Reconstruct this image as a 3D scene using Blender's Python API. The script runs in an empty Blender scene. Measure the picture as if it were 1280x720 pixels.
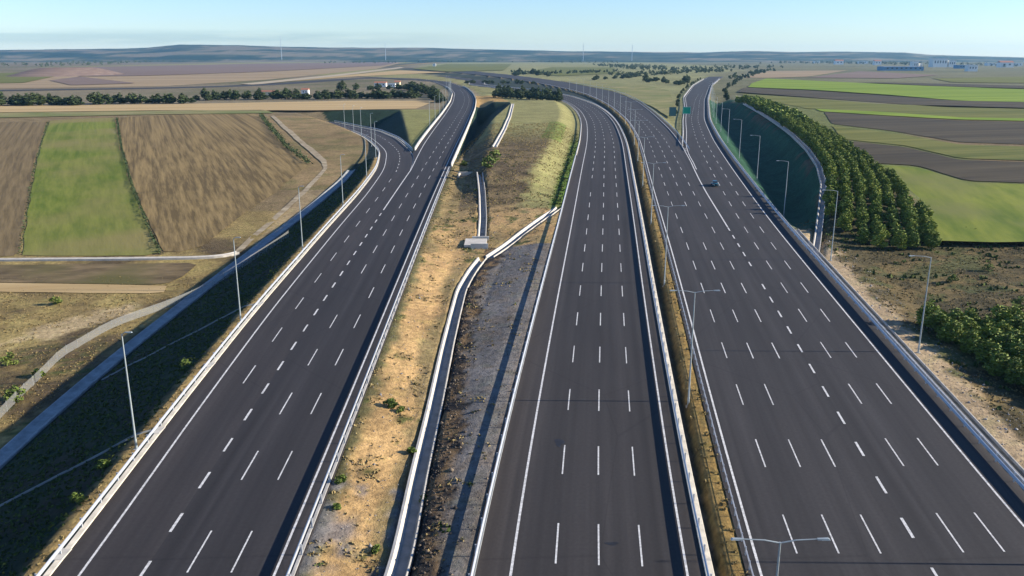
import bpy, bmesh, math, random
import numpy as np
from mathutils import Vector
random.seed(7); rng = np.random.default_rng(7)
SC = bpy.context.scene
COL = SC.collection

# ------------------------------------------------------------------ camera model and base profile
F = 1050.; YH = 70.; TP = math.atan((360-YH)/F); HC = 42.
SP, CP = math.sin(TP), math.cos(TP)

def P(Y):
    Y = np.asarray(Y, float)
    m = np.clip(Y, 230, 420)
    return np.where(Y < 230, .026*Y, 5.98 + .026*(m-230) - .026*(m-230)**2/380.)

def smooth_table(pts, sig, y0=-400., y1=3000., st=2.):
    pts = sorted(pts, key=lambda p: p[1])
    ys = np.arange(y0, y1+st, st)
    xs = np.array([p[0] for p in pts]); yy = np.array([p[1] for p in pts])
    v = np.interp(ys, yy, xs)
    lo = ys < yy[0]; hi = ys > yy[-1]
    v[lo] = xs[0] + (ys[lo]-yy[0])*(xs[1]-xs[0])/(yy[1]-yy[0])
    v[hi] = xs[-1] + (ys[hi]-yy[-1])*(xs[-1]-xs[-2])/(yy[-1]-yy[-2])
    n = int(sig*3/st); k = np.exp(-.5*(np.arange(-n, n+1)*st/sig)**2); k /= k.sum()
    vp = np.concatenate([v[0]+(np.arange(-n, 0))*(v[1]-v[0]), v, v[-1]+np.arange(1, n+1)*(v[-1]-v[-2])])
    return ys, np.convolve(vp, k, 'valid')

class Fn:
    def __init__(s, pts, sig=18.):
        s.t, s.v = smooth_table(pts, sig)
    def __call__(s, Y): return np.interp(Y, s.t, s.v)
    def slope(s, Y): return (s(np.asarray(Y)+2.)-s(np.asarray(Y)-2.))/4.
class Off:
    def __init__(s, f, d): s.f, s.d = f, d
    def __call__(s, Y): return s.f(Y)+s.d*np.sqrt(1+s.f.slope(Y)**2)
    def slope(s, Y): return s.f.slope(Y)

ZN = Fn([(-9.5, 0), (-8.6, 60), (-8.2, 100), (-7.2, 130), (-5, 160), (-1.6, 200), (1.6, 240), (4.2, 280), (6.6, 330), (8.2, 400), (8.45, 480), (8.45, 700)], 16)
def nat(Y): return np.minimum(ZN(Y), P(Y))

def bp(px, py, prof=P, dz=0.):
    u = (px-640)/F; v = (py-360)/F
    dY = CP-v*SP; dZ = -SP-v*CP
    f = lambda Y: HC+dZ/dY*Y-(float(prof(Y))+dz)
    Y = 5.
    while Y < 30000 and f(Y) > 0: Y *= 1.03
    lo, hi = Y/1.03, Y
    for _ in range(30):
        m = .5*(lo+hi)
        if f(m) > 0: lo = m
        else: hi = m
    return (u/dY*lo, lo)
def bps(lst, prof=P, dz=0.): return [bp(a, b, prof, dz) for a, b in lst]

# road edge lines (x as a function of the distance Y)
A_r = Fn([(-18.9, 20), (-19.2, 61), (-19.9, 120), (-21, 200), (-21.6, 273), (-22.7, 390), (-25.8, 560), (-30, 680), (-38, 800), (-51, 938), (-88, 1175), (-150, 1330), (-260, 1460)], 25)
B_END = bp(548, 95)[1]; C_END = bp(590, 89)[1]
A_th = Off(A_r, -10.75)
A_l = Fn([(-32.2, 266), (-33.6, 300), (-35.0, 330), (-36.5, 390), (-40, 520), (-44.5, 650), (-53, 800), (-67, 938), (-106, 1175), (-172, 1330), (-285, 1460)], 20)
E_far = [bp(p, q, P, z) for p, q, z in ((484, 190, -.4), (470, 177, -1.2), (455, 168, -2.2), (430, 160, -3.8), (395, 151, -5.6))]
E_farr = [bp(p, q, P, z) for p, q, z in ((514, 189, -.3), (497, 173.5, -1.1), (472, 163, -2.4), (440, 157, -3.9), (400, 149, -5.7))]
E_l = Fn([(-34, 30), (-35, 62), (-36.3, 85), (-38, 126), (-39.0, 184), (-39.3, 227), (-41, 271)]+E_far, 10)
E_r = Fn([(-32.3, 266), (-34.0, 295)]+E_farr, 10)
E_END = min(E_far[-1][1], E_farr[-1][1])-6
_zy = sorted([(q[1], z) for q, z in zip(E_far+E_farr, (-.4, -1.2, -2.2, -3.8, -5.6, -.3, -1.1, -2.4, -3.9, -5.7))])
_zf = Fn([(0., 0.), (0., 270.), (-.1, 300.)]+[(z, Y+k*.01) for k, (Y, z) in enumerate(_zy)]+[(-6.4, 560.), (-6.4, 700.)], 14)
def ydrop(Y): return np.where(np.asarray(Y, float) < 240, 0., _zf(Y))
B_l = Fn([(-3.2, 20), (-.4, 61.3), (2.4, 85), (7.1, 130), (10.2, 157.5), (15.2, 203), (22.9, 275), (31, 348), (39.6, 450), (43.6, 535), (44, 622), (35.5, 750), (2, 893), (-50, 1040)]+bps([(592, 101.5), (570, 98), (548, 95)]), 25)
B_r = Off(B_l, 14.25)
C_l = Fn([(16.2, 20), (20, 59.2), (22.8, 84.7), (27.9, 127.2), (34.4, 185.2), (40.5, 242.4), (47.5, 302), (54.6, 364), (63.3, 464), (68.8, 580), (70.2, 690), (68, 790), (61, 893), (39.8, 1074)]+bps([(640, 98), (605, 94), (570, 90.5)]), 25)
C_th = Off(C_l, 14.05)
C_r = Fn([(48.6, 190), (60.6, 285), (68.4, 345), (75.6, 412), (86.5, 532), (95.5, 650), (100, 760), (99, 893), (77, 1106)]+bps([(668, 97.3), (630, 92.8), (590, 89)]), 20)
D_r = Fn([(42.2, 30), (45, 66), (46.4, 76), (47.6, 85), (52.2, 126), (60.3, 195), (71.9, 278), (84, 355), (104.5, 465), (152, 680), (232, 1015), (335, 1395), (440, 1750)], 22)
D_l = Fn([(49.1, 190), (61.0, 285), (67.5, 330), (76.5, 372), (94.5, 465), (117, 574), (145, 720), (214, 1015), (315, 1395), (415, 1750)], 18)
def blend(f, g, y): return lambda Y: np.where(np.asarray(Y) < y, f(Y), g(Y))
E_in = blend(A_th, E_r, 266)
A_left = lambda Y: np.where(np.asarray(Y) < 266, A_th(Y), np.where(np.asarray(Y) < 312, E_r(Y), A_l(Y)-2.4))
C_right = lambda Y: np.where(np.asarray(Y) < 285, C_th(Y)*np.clip((285-np.asarray(Y))/60., 0, 1)+C_r(Y)*(1-np.clip((285-np.asarray(Y))/60., 0, 1)), C_r(Y)+1.8)
C_line = lambda Y: C_th(Y)*np.clip((285-np.asarray(Y))/60., 0, 1)+C_r(Y)*(1-np.clip((285-np.asarray(Y))/60., 0, 1))
D_left = lambda Y: np.where(np.asarray(Y) < 285, C_line(Y), np.where(np.asarray(Y) < 330, C_r(Y)+1.8, D_l(Y)-1.8))

rail_E = Off(E_l, -2.6); rail_A = Off(A_r, 1.45); rail_B = Off(B_l, -3.0); rail_Br = Off(B_r, 1.5)
rail_C = Off(C_l, -.85); rail_D = Off(D_r, 2.5); rail_Al = Off(A_l, -2.2); rail_Cr = Off(C_r, 1.6); rail_Dl = Off(D_l, -1.5); rail_Er = Off(E_r, .9)

# polylines of the drains (x, Y)
dF = bps([(492, 740), (504, 700), (523, 600), (545, 500), (562, 420), (577, 360), (592, 335), (603, 322)], P, -1.1)
dF0 = [(dF[0][0]-2.6, 30.)]+dF
dG = bps([(602, 302), (604, 275), (603, 250), (600, 228)], P, -1.0)
dH = bps([(612, 318), (640, 300), (668, 282), (699, 262)], P, -.7)
dI = bps([(618, 193), (630, 170), (637, 152), (641, 135)], P, .9)
dJ = [bp(a, b, P, z) for a, b, z in [(1019, 318, 0), (1023, 290, 1.2), (1027, 260, 2.2), (1029, 235, 2.4), (1023, 212, 2.4), (1010, 192, 2.4), (990, 172, 2.4), (960, 150, 2.4), (930, 132, 2.4)]]
toe_off = lambda Y: 1.7+np.maximum(P(Y)-nat(Y)-.1, 0)/math.tan(math.radians(24.6))
def Lside(Y): return rail_E(Y)-.3

def seg_dist(x, y, pts):
    d = np.full(x.shape, 1e9); s = np.zeros(x.shape)
    for (x0, y0), (x1, y1) in zip(pts[:-1], pts[1:]):
        ex, ey = x1-x0, y1-y0; L = ex*ex+ey*ey
        t = np.clip(((x-x0)*ex+(y-y0)*ey)/L, 0, 1)
        q = np.hypot(x-x0-t*ex, y-y0-t*ey); m = q < d
        d = np.where(m, q, d); s = np.where(m, np.sign((x-x0)*ey-(y-y0)*ex), s)
    return d, s
def sst(a, b, v):
    t = np.clip((v-a)/(b-a), 0, 1); return t*t*(3-2*t)

_perm = rng.random((64, 64))
def vnoise(x, y):
    xi = np.floor(x).astype(int); yi = np.floor(y).astype(int); fx = x-xi; fy = y-yi
    fx = fx*fx*(3-2*fx); fy = fy*fy*(3-2*fy)
    g = lambda a, b: _perm[a % 64, b % 64]
    return (g(xi, yi)*(1-fx)+g(xi+1, yi)*fx)*(1-fy)+(g(xi, yi+1)*(1-fx)+g(xi+1, yi+1)*fx)*fy
def fbm(x, y, s=1.):
    return (vnoise(x/s, y/s)*.5+vnoise(x/s*2.1+7, y/s*2.1+3)*.3+vnoise(x/s*4.3+1, y/s*4.3+9)*.2)-.5

d2tab = Fn([(1.5, 140)]+[(max(1.6, x-float(rail_D(Y))), Y) for x, Y in dJ], 8)
lim = sorted([(w[1], w[0]) for w in bps([(1215, 330), (1186, 303), (1172, 287), (1136, 245), (1092, 208), (1050, 178), (1005, 152), (960, 131), (925, 117)], P, .6)])
rx = lambda Y: np.interp(Y, [a for a, _ in lim], [b for _, b in lim])
def zones(x, Y):
    """signed distances used by height and colour"""
    z = {}
    z['E'] = Lside(Y)-x                     # >0 to the left of the slip road rail
    z['A'] = x-rail_A(Y); z['B'] = rail_B(Y)-x
    z['Br'] = x-rail_Br(Y); z['C'] = rail_C(Y)-x
    z['D'] = x-rail_D(Y)
    return z

def G(x, Y, rough=True):
    x = np.asarray(x, float); Y = np.asarray(Y, float); x, Y = np.broadcast_arrays(x, Y)
    p = P(Y); d = np.full(x.shape, -.06); Z = zones(x, Y)
    # left embankment and natural ground
    nrel = nat(Y)-p-.1
    e = Z['E']
    slope = -np.maximum(e-1.7, 0)*math.tan(math.radians(24.6))-.07
    dl = np.maximum(slope, nrel)
    dl = np.where(e < 0, -.06, dl)
    # valley left of the main carriageway beyond the slip road
    al = (A_l(Y)-2.6)-x
    bench = 1.2+27*np.clip((Y-324)/230., 0, 1)
    cx = sst(326, 350, Y)*(1-sst(522, 556, Y))*(1-sst(150, 230, al))
    val = np.maximum(-np.maximum(al-bench, 0)*math.tan(math.radians(29)), -9.0*cx)
    ez = ydrop(Y)
    infar = (Y > 300)
    le = E_l(Y)-3.-x
    wE = (Y > 290) & (Y < E_END)
    dl2 = np.where(wE & (x < E_r(Y)+1.4), ez-.12+np.clip(nrel-ez, -np.maximum(le, 0)*.5, np.maximum(le, 0)*.55), np.minimum(val-.06, np.where(al > 90, nrel, 0)))
    d = np.where(al > 0, np.where(infar, np.where(Y < E_END, dl2, np.minimum(val, nrel)), dl), d)
    d = np.where((al > 0) & infar & (d > -.06) & ~(wE & (x < E_r(Y)+1.4)), -.06, d)
    d = np.where((e > 0) & ~infar, dl, d)
    # between left and centre carriageways
    a, b = Z['A'], Z['B']; ab = (a > 0) & (b > 0)
    w = np.maximum(a+b, 1.)
    near = 1-sst(165, 215, Y)
    dn = -np.minimum(a*.16, 1.1)*sst(.3, 2, a); dn = np.maximum(dn, -1.15)
    dn = np.where(b < 9, np.maximum(dn, -.12-np.maximum(b-3.5, 0)*.16), dn)
    mound = 3.4*sst(4, 14, a)*sst(2.5, 12, b)*sst(205, 260, Y)*(1-sst(600, 680, Y))
    dm = -.1+mound-.5*sst(.5, 4, a)*(1-sst(6, 12, a))
    pw = 23*np.clip((Y-280)/290., 0, 1); pw = np.maximum(pw, .01)
    pit = -(1.2+10.6*pw/23)*np.clip(1.04-a/pw, 0, 1)*sst(.2, 1.6, a)*(1-sst(566, 584, Y))*sst(280, 290, Y)
    dab = dn*near+dm*(1-near)+pit
    dab = np.where(np.minimum(a, b) < .5, np.minimum(dab, -.08), dab)
    d = np.where(ab, dab, d)
    for pl, dep in ((dF0, .95), (dG, .95), (dH, .9)):
        q, _ = seg_dist(x, Y, pl); d = np.where(ab, d-dep*(1-sst(.75, 1.35, q)), d)
    # median between the centre and right carriageways
    br, c = Z['Br'], Z['C']; bc = (br > 0) & (c > 0)
    d = np.where(bc, -.07-1.1*sst(.3, 1.3, br)*sst(1.9, 2.45, c), d)
    # gore between main and exit road
    g1, g2 = x-(C_r(Y)+1.8), (D_l(Y)-1.8)-x
    d = np.where((g1 > 0) & (g2 > 0) & (Y > 300), -.08-.5*sst(.3, 3, g1)*sst(.3, 3, g2), d)
    # right of the exit road
    r = Z['D']; D2 = d2tab(Y)
    flat = -.1-1.3*sst(3.5, 15, r)
    dep = 5.2*sst(172, 235, Y)
    q = np.clip(r/np.maximum(D2, .5), 0, 3)
    pr = rx(Y)+3-rail_D(Y)
    rav = -.1-dep*sst(.03, .45, q)*(1-sst(.55, 1.0, q))+4.2*sst(.75, 1.05, q)*np.clip(1-(r-D2-1)/np.maximum(pr-D2, 8), 0, 1)*sst(178, 215, Y)*(1-sst(560, 640, Y))
    kr = sst(166, 192, Y)*(1-sst(640, 900, Y))
    dr = flat*(1-kr)+rav*kr
    dr = np.where(r < .6, np.minimum(dr, -.1), dr)
    d = np.where(r > 0, dr*(1-sst(700, 1000, Y)*.7), d)
    qj, _ = seg_dist(x, Y, dJ); d = np.where(r > 0, d-.9*(1-sst(1.0, 1.9, qj)), d)
    # under the paved surfaces
    onE = (x > Lside(Y)) & (x < np.where(Y < 300, rail_A(Y), E_r(Y)+1.2)) & (Y < E_END)
    d = np.where(onE & (Y < 300), -.3, d); d = np.where(onE & (Y >= 300), ez-.35, d)
    d = np.where((x > A_l(Y)-2.5) & (x < rail_A(Y)+.2) & (Y >= 300), -.35, d)
    d = np.where((x > rail_B(Y)-.2) & (x < rail_Br(Y)+.3), -.35, d)
    d = np.where((x > rail_C(Y)-.2) & (x < np.where(Y < 290, rail_D(Y)+.2, C_r(Y)+2.)), -.35, d)
    d = np.where((x > D_l(Y)-2.) & (x < rail_D(Y)+.2) & (Y > 289), -.35, d)
    if rough:
        k = np.where(e > 26, .35, 0)*(1-sst(128, 148, Y))+np.where((e > 0) & (e < 24) & (Y < 260), .22*sst(0, 2, e), 0)+np.where(ab, .22*sst(.8, 3, a)*sst(3, 10, b), 0)+np.where((r > 6) & (r < 70), .3, 0)*(1-sst(165, 185, Y))
        d = d+k*fbm(x, Y, 5.)*2*(Y < 420)
    return p+d

def gz(x, Y): return float(G(x, Y))

# ------------------------------------------------------------------ materials
MATS = {}
def mat(name, col=(.5, .5, .5), rough=.85, metal=0., var=0., vscale=3., var2=None, bump=0., bscale=20., build=None, spec=.3):
    m = bpy.data.materials.new(name); m.use_nodes = True
    nt = m.node_tree; N, L = nt.nodes, nt.links
    b = N['Principled BSDF']; b.inputs['Roughness'].default_value = rough; b.inputs['Metallic'].default_value = metal
    b.inputs['Specular IOR Level'].default_value = spec
    b.inputs['Base Color'].default_value = (*col, 1)
    tc = N.new('ShaderNodeTexCoord')
    if var > 0:
        no = N.new('ShaderNodeTexNoise'); no.inputs['Scale'].default_value = vscale; no.inputs['Detail'].default_value = 6; no.inputs['Roughness'].default_value = .65
        L.new(tc.outputs['Object'], no.inputs['Vector'])
        cr = N.new('ShaderNodeValToRGB'); cr.color_ramp.elements[0].position = .32; cr.color_ramp.elements[1].position = .68
        c2 = var2 or tuple(c*(1-var) for c in col)
        cr.color_ramp.elements[0].color = (*c2, 1); cr.color_ramp.elements[1].color = (*(tuple(c*(1+var*.6) for c in col)), 1)
        L.new(no.outputs['Fac'], cr.inputs['Fac']); L.new(cr.outputs['Color'], b.inputs['Base Color'])
    if bump > 0:
        nb = N.new('ShaderNodeTexNoise'); nb.inputs['Scale'].default_value = bscale; nb.inputs['Detail'].default_value = 4
        L.new(tc.outputs['Object'], nb.inputs['Vector'])
        bu = N.new('ShaderNodeBump'); bu.inputs['Strength'].default_value = 1.; bu.inputs['Distance'].default_value = bump
        L.new(nb.outputs['Fac'], bu.inputs['Height']); L.new(bu.outputs['Normal'], b.inputs['Normal'])
    if build: build(nt, N, L, b, tc)
    MATS[name] = m; return m

def ground_build(nt, N, L, b, tc):
    at = N.new('ShaderNodeAttribute'); at.attribute_name = 'Col'
    def noise(sc, det=8, ro=.65):
        n = N.new('ShaderNodeTexNoise'); n.inputs['Scale'].default_value = sc; n.inputs['Detail'].default_value = det; n.inputs['Roughness'].default_value = ro
        L.new(tc.outputs['Object'], n.inputs['Vector']); return n
    def mr(n, a, c, lo=.3, hi=.7):
        m = N.new('ShaderNodeMapRange'); m.inputs['From Min'].default_value = lo; m.inputs['From Max'].default_value = hi; m.inputs['To Min'].default_value = a; m.inputs['To Max'].default_value = c
        L.new(n.outputs['Fac'], m.inputs['Value']); return m
    n1 = mr(noise(.12), .62, 1.1); n2 = mr(noise(1.1), .55, 1.25); n3 = mr(noise(.006, 4), .82, 1.2)
    mu = N.new('ShaderNodeMath'); mu.operation = 'MULTIPLY'; L.new(n1.outputs[0], mu.inputs[0]); L.new(n2.outputs[0], mu.inputs[1])
    mu2 = N.new('ShaderNodeMath'); mu2.operation = 'MULTIPLY'; L.new(mu.outputs[0], mu2.inputs[0]); L.new(n3.outputs[0], mu2.inputs[1])
    vm = N.new('ShaderNodeVectorMath'); vm.operation = 'SCALE'; L.new(at.outputs['Color'], vm.inputs[0]); L.new(mu2.outputs[0], vm.inputs['Scale'])
    # hue drift between dry and green tufts
    n4 = mr(noise(.35, 5), 0., .3, .5, .75)
    mx = N.new('ShaderNodeMix'); mx.data_type = 'RGBA'; mx.blend_type = 'MULTIPLY'
    mx.inputs['B'].default_value = (.62, .95, .5, 1)
    L.new(n4.outputs[0], mx.inputs['Factor']); L.new(vm.outputs[0], mx.inputs['A'])
    L.new(mx.outputs['Result'], b.inputs['Base Color'])
    nb = noise(2.2, 6, .7); bu = N.new('ShaderNodeBump'); bu.inputs['Distance'].default_value = .35; bu.inputs['Strength'].default_value = .8
    L.new(nb.outputs['Fac'], bu.inputs['Height']); L.new(bu.outputs['Normal'], b.inputs['Normal'])
mat('ground_soil', rough=.95, build=ground_build, spec=.1)

def asphalt(name, base, dust, warm=0.):
    def bld(nt, N, L, b, tc):
        uv = N.new('ShaderNodeUVMap'); uv.uv_map = 'UVMap'
        sep = N.new('ShaderNodeSeparateXYZ'); L.new(uv.outputs['UV'], sep.inputs[0])
        def noise(vec, sc, det=6, ro=.6):
            n = N.new('ShaderNodeTexNoise'); n.inputs['Scale'].default_value = sc; n.inputs['Detail'].default_value = det; n.inputs['Roughness'].default_value = ro
            L.new(vec, n.inputs['Vector']); return n.outputs['Fac']
        def mapping(s):
            m = N.new('ShaderNodeMapping'); m.inputs['Scale'].default_value = s; L.new(uv.outputs['UV'], m.inputs['Vector']); return m.outputs[0]
        def mr(v, a, c, lo=.3, hi=.7):
            m = N.new('ShaderNodeMapRange'); m.inputs['From Min'].default_value = lo; m.inputs['From Max'].default_value = hi; m.inputs['To Min'].default_value = a; m.inputs['To Max'].default_value = c
            L.new(v, m.inputs['Value']); return m.outputs[0]
        def mul(a, c):
            m = N.new('ShaderNodeMath'); m.operation = 'MULTIPLY'; L.new(a, m.inputs[0]); L.new(c, m.inputs[1]); return m.outputs[0]
        streak = mr(noise(mapping((1.1, .02, 1)), 1., 5), .82, 1.2)
        blot = mr(noise(mapping((.05, .016, 1)), 1., 5), .84, 1.2)
        grain = mr(noise(mapping((3., 3., 1)), 1., 3), .88, 1.13)
        wv = N.new('ShaderNodeMath'); wv.operation = 'SINE'
        mm = N.new('ShaderNodeMath'); mm.operation = 'MULTIPLY'; mm.inputs[1].default_value = 2*math.pi/1.775; L.new(sep.outputs[0], mm.inputs[0]); L.new(mm.outputs[0], wv.inputs[0])
        wh = mr(wv.outputs[0], .955, 1.05, -1, 1)
        strip = mr(noise(mapping((.42, .0012, 1)), 1., 2), .80, 1.22, .35, .65)
        v = mul(mul(mul(mul(streak, blot), grain), wh), strip)
        # transverse construction joints and sealed cracks
        vo = N.new('ShaderNodeTexVoronoi'); vo.feature = 'DISTANCE_TO_EDGE'; vo.inputs['Scale'].default_value = 1.
        L.new(mapping((.07, .028, 1)), vo.inputs['Vector'])
        ck = mr(vo.outputs['Distance'], .78, 1., .0, .006)
        v = mul(v, ck)
        dn = noise(mapping((.35, .04, 1)), 1., 6)
        at = N.new('ShaderNodeAttribute'); at.attribute_name = 'dust'
        dm = mul(at.outputs['Fac'], mr(dn, .35, 1.1, .3, .7))
        mx = N.new('ShaderNodeMix'); mx.data_type = 'RGBA'; mx.inputs['A'].default_value = (*base, 1); mx.inputs['B'].default_value = (*dust, 1)
        L.new(dm, mx.inputs['Factor'])
        vm = N.new('ShaderNodeVectorMath'); vm.operation = 'SCALE'; L.new(mx.outputs['Result'], vm.inputs[0]); L.new(v, vm.inputs['Scale'])
        L.new(vm.outputs[0], b.inputs['Base Color'])
    return mat(name, rough=.82, build=bld, spec=.28)
asphalt('asphalt_left', (.0250, .0228, .0228), (.052, .042, .036))
asphalt('asphalt_centre', (.0282, .0252, .0238), (.060, .048, .039))
asphalt('asphalt_right', (.0275, .0252, .0246), (.045, .039, .035))
mat('road_paint', (.56, .55, .52), .7, var=.45, vscale=3.5)
mat('galvanised', (.46, .48, .50), .5, .35, var=.12, vscale=1.5)
mat('galvanised_pole', (.33, .37, .37), .5, .3, var=.08, vscale=2.)
mat('concrete', (.38, .36, .32), .9, var=.28, vscale=.9, bump=.01, bscale=9)
mat('concrete_pale', (.46, .43, .37), .9, var=.22, vscale=.7, bump=.01, bscale=9)
mat('dark_shade_concrete', (.25, .26, .25), .9, var=.3, vscale=.6, bump=.01, bscale=9)  # darker concrete: painted shade on drains, own tone on kerb, chutes and posts
mat('kerb_concrete', (.60, .54, .42), .9, var=.25, vscale=.8)
mat('bark', (.10, .075, .055), .95, var=.3, vscale=6)
def leaf_build(c0, c1, c2):
    def bld(nt, N, L, b, tc):
        at = N.new('ShaderNodeAttribute'); at.attribute_name = 'tone'
        oi = N.new('ShaderNodeObjectInfo')
        cr = N.new('ShaderNodeValToRGB'); e = cr.color_ramp.elements
        e[0].position = 0; e[0].color = (*c0, 1); e[1].position = 1; e[1].color = (*c2, 1)
        k = e.new(.5); k.color = (*c1, 1)
        ad = N.new('ShaderNodeMath'); ad.operation = 'MULTIPLY_ADD'; ad.inputs[1].default_value = .4; L.new(oi.outputs['Random'], ad.inputs[0])
        m2 = N.new('ShaderNodeMath'); m2.operation = 'MULTIPLY'; m2.inputs[1].default_value = .75; L.new(at.outputs['Fac'], m2.inputs[0]); L.new(m2.outputs[0], ad.inputs[2])
        L.new(ad.outputs[0], cr.inputs['Fac']); L.new(cr.outputs['Color'], b.inputs['Base Color'])
        b.inputs['Subsurface Weight'].default_value = 0
    return bld
mat('pine_needles', rough=.75, build=leaf_build((.030, .055, .014), (.11, .155, .022), (.235, .265, .04)), spec=.25)
mat('dark_leaves', rough=.8, build=leaf_build((.020, .036, .014), (.040, .062, .022), (.075, .095, .030)), spec=.25)
mat('shrub_leaves', rough=.8, build=leaf_build((.035, .06, .012), (.08, .12, .02), (.16, .19, .04)), spec=.25)
mat('dry_grass', rough=.95, build=leaf_build((.12, .09, .04), (.20, .155, .07), (.30, .235, .11)), spec=.1)
mat('green_grass', rough=.95, build=leaf_build((.030, .050, .015), (.055, .08, .022), (.11, .13, .035)), spec=.1)
mat('wall_white', (.72, .70, .64), .9, var=.1, vscale=.3)
mat('wall_cream', (.66, .56, .36), .9, var=.1, vscale=.3)
mat('wall_blue', (.13, .24, .34), .8, var=.1, vscale=.3)
mat('roof_tile', (.30, .13, .08), .9, var=.2, vscale=1)
mat('roof_metal', (.45, .48, .50), .5, .3, var=.1, vscale=.5)
mat('window_glass', (.03, .04, .05), .12, spec=.6)
mat('sign_green', (.0, .30, .17), .45, spec=.4)
mat('sign_back', (.055, .13, .13), .5, .3)
mat('sign_white', (.75, .75, .72), .5)
mat('car_paint', (.025, .12, .16), .25, .3, spec=.6)
mat('tyre_rubber', (.02, .02, .02), .9)
mat('rim_alloy', (.5, .5, .5), .3, .8)
mat('lamp_glass', (.75, .75, .72), .2)
mat('tail_red', (.35, .02, .02), .3)
mat('mast_grey', (.34, .40, .46), .6)
mat('asphalt_stain', (.018, .018, .02), .6, var=.3, vscale=2)
def fence_build(nt, N, L, b, tc):
    tr = N.new('ShaderNodeBsdfTransparent'); mx = N.new('ShaderNodeMixShader'); mx.inputs[0].default_value = .2
    L.new(tr.outputs[0], mx.inputs[1]); L.new(b.outputs[0], mx.inputs[2]); L.new(mx.outputs[0], N['Material Output'].inputs['Surface'])
mat('wire_mesh', (.40, .41, .40), .5, .3, build=fence_build)

def field_mat(name, c1, c2, ang, wl=2.4, stretch=.02, cont=.5, patch=None, pscale=.02):
    """c1/c2 the soil or crop tones, ang the row direction (radians from +Y)"""
    def bld(nt, N, L, b, tc):
        mp = N.new('ShaderNodeMapping'); mp.inputs['Rotation'].default_value = (0, 0, ang); L.new(tc.outputs['Object'], mp.inputs['Vector'])
        m2 = N.new('ShaderNodeMapping'); m2.inputs['Scale'].default_value = (1/wl, stretch/wl, 1); L.new(mp.outputs[0], m2.inputs['Vector'])
        n = N.new('ShaderNodeTexNoise'); n.inputs['Scale'].default_value = 1.; n.inputs['Detail'].default_value = 3; n.inputs['Roughness'].default_value = .6; L.new(m2.outputs[0], n.inputs['Vector'])
        p = N.new('ShaderNodeTexNoise'); p.inputs['Scale'].default_value = pscale; p.inputs['Detail'].default_value = 5; L.new(tc.outputs['Object'], p.inputs['Vector'])
        f = N.new('ShaderNodeTexNoise'); f.inputs['Scale'].default_value = .5; f.inputs['Detail'].default_value = 6; f.inputs['Roughness'].default_value = .7; L.new(tc.outputs['Object'], f.inputs['Vector'])
        a = N.new('ShaderNodeMath'); a.operation = 'MULTIPLY_ADD'; a.inputs[1].default_value = .2; L.new(p.outputs['Fac'], a.inputs[0])
        k = N.new('ShaderNodeMath'); k.operation = 'MULTIPLY'; k.inputs[1].default_value = 1.9; L.new(n.outputs['Fac'], k.inputs[0]); L.new(k.outputs[0], a.inputs[2])
        a2 = N.new('ShaderNodeMath'); a2.operation = 'MULTIPLY_ADD'; a2.inputs[1].default_value = .2; L.new(f.outputs['Fac'], a2.inputs[0]); L.new(a.outputs[0], a2.inputs[2])
        mr = N.new('ShaderNodeMapRange'); mr.inputs['From Min'].default_value = 1.15-cont*.75; mr.inputs['From Max'].default_value = 1.15+cont*.75; L.new(a2.outputs[0], mr.inputs['Value'])
        mx = N.new('ShaderNodeMix'); mx.data_type = 'RGBA'; mx.inputs['A'].default_value = (*c1, 1); mx.inputs['B'].default_value = (*c2, 1); L.new(mr.outputs[0], mx.inputs['Factor'])
        out = mx.outputs['Result']
        if patch:
            q = N.new('ShaderNodeTexNoise'); q.inputs['Scale'].default_value = pscale*.8; q.inputs['Detail'].default_value = 4; L.new(m2.outputs[0], q.inputs['Vector'])
            pm = N.new('ShaderNodeMapRange'); pm.inputs['From Min'].default_value = .45; pm.inputs['From Max'].default_value = .65; L.new(p.outputs['Fac'], pm.inputs['Value'])
            m3 = N.new('ShaderNodeMix'); m3.data_type = 'RGBA'; m3.inputs['B'].default_value = (*patch, 1); L.new(pm.outputs[0], m3.inputs['Factor']); L.new(out, m3.inputs['A']); out = m3.outputs['Result']
        L.new(out, b.inputs['Base Color'])
        bu = N.new('ShaderNodeBump'); bu.inputs['Distance'].default_value = .18; bu.inputs['Strength'].default_value = .7; L.new(n.outputs['Fac'], bu.inputs['Height']); L.new(bu.outputs['Normal'], b.inputs['Normal'])
    return mat(name, rough=.95, build=bld, spec=.08)

# ------------------------------------------------------------------ object helpers
def kindly(o, label=None, cat=None, group=None, kind=None):
    if label: o['label'] = label
    if cat: o['category'] = cat
    if group: o['group'] = group
    if kind: o['kind'] = kind
    return o
def link(name, me, m=None, parent=None):
    o = bpy.data.objects.new(name, me); COL.objects.link(o)
    if m is not None and len(me.materials) == 0: me.materials.append(MATS[m] if isinstance(m, str) else m)
    if parent: o.parent = parent
    return o
def pyd(name, v, f, m=None, parent=None, smooth=False):
    me = bpy.data.meshes.new(name); me.from_pydata([tuple(map(float, q)) for q in v], [], [tuple(map(int, q)) for q in f]); me.update()
    if smooth: me.polygons.foreach_set('use_smooth', [True]*len(me.polygons))
    return link(name, me, m, parent)
def npmesh(name, v, quads):
    me = bpy.data.meshes.new(name); n = len(v); q = len(quads); k = quads.shape[1]
    me.vertices.add(n); me.vertices.foreach_set('co', np.asarray(v, np.float32).ravel())
    me.loops.add(q*k); me.loops.foreach_set('vertex_index', quads.astype(np.int32).ravel())
    me.polygons.add(q); me.polygons.foreach_set('loop_start', (np.arange(q)*k).astype(np.int32))
    me.update(calc_edges=True); return me
def empty(name, loc, rz=0.):
    o = bpy.data.objects.new(name, None); COL.objects.link(o); o.location = loc; o.rotation_euler = (0, 0, rz); o.empty_display_size = .3; return o
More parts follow.
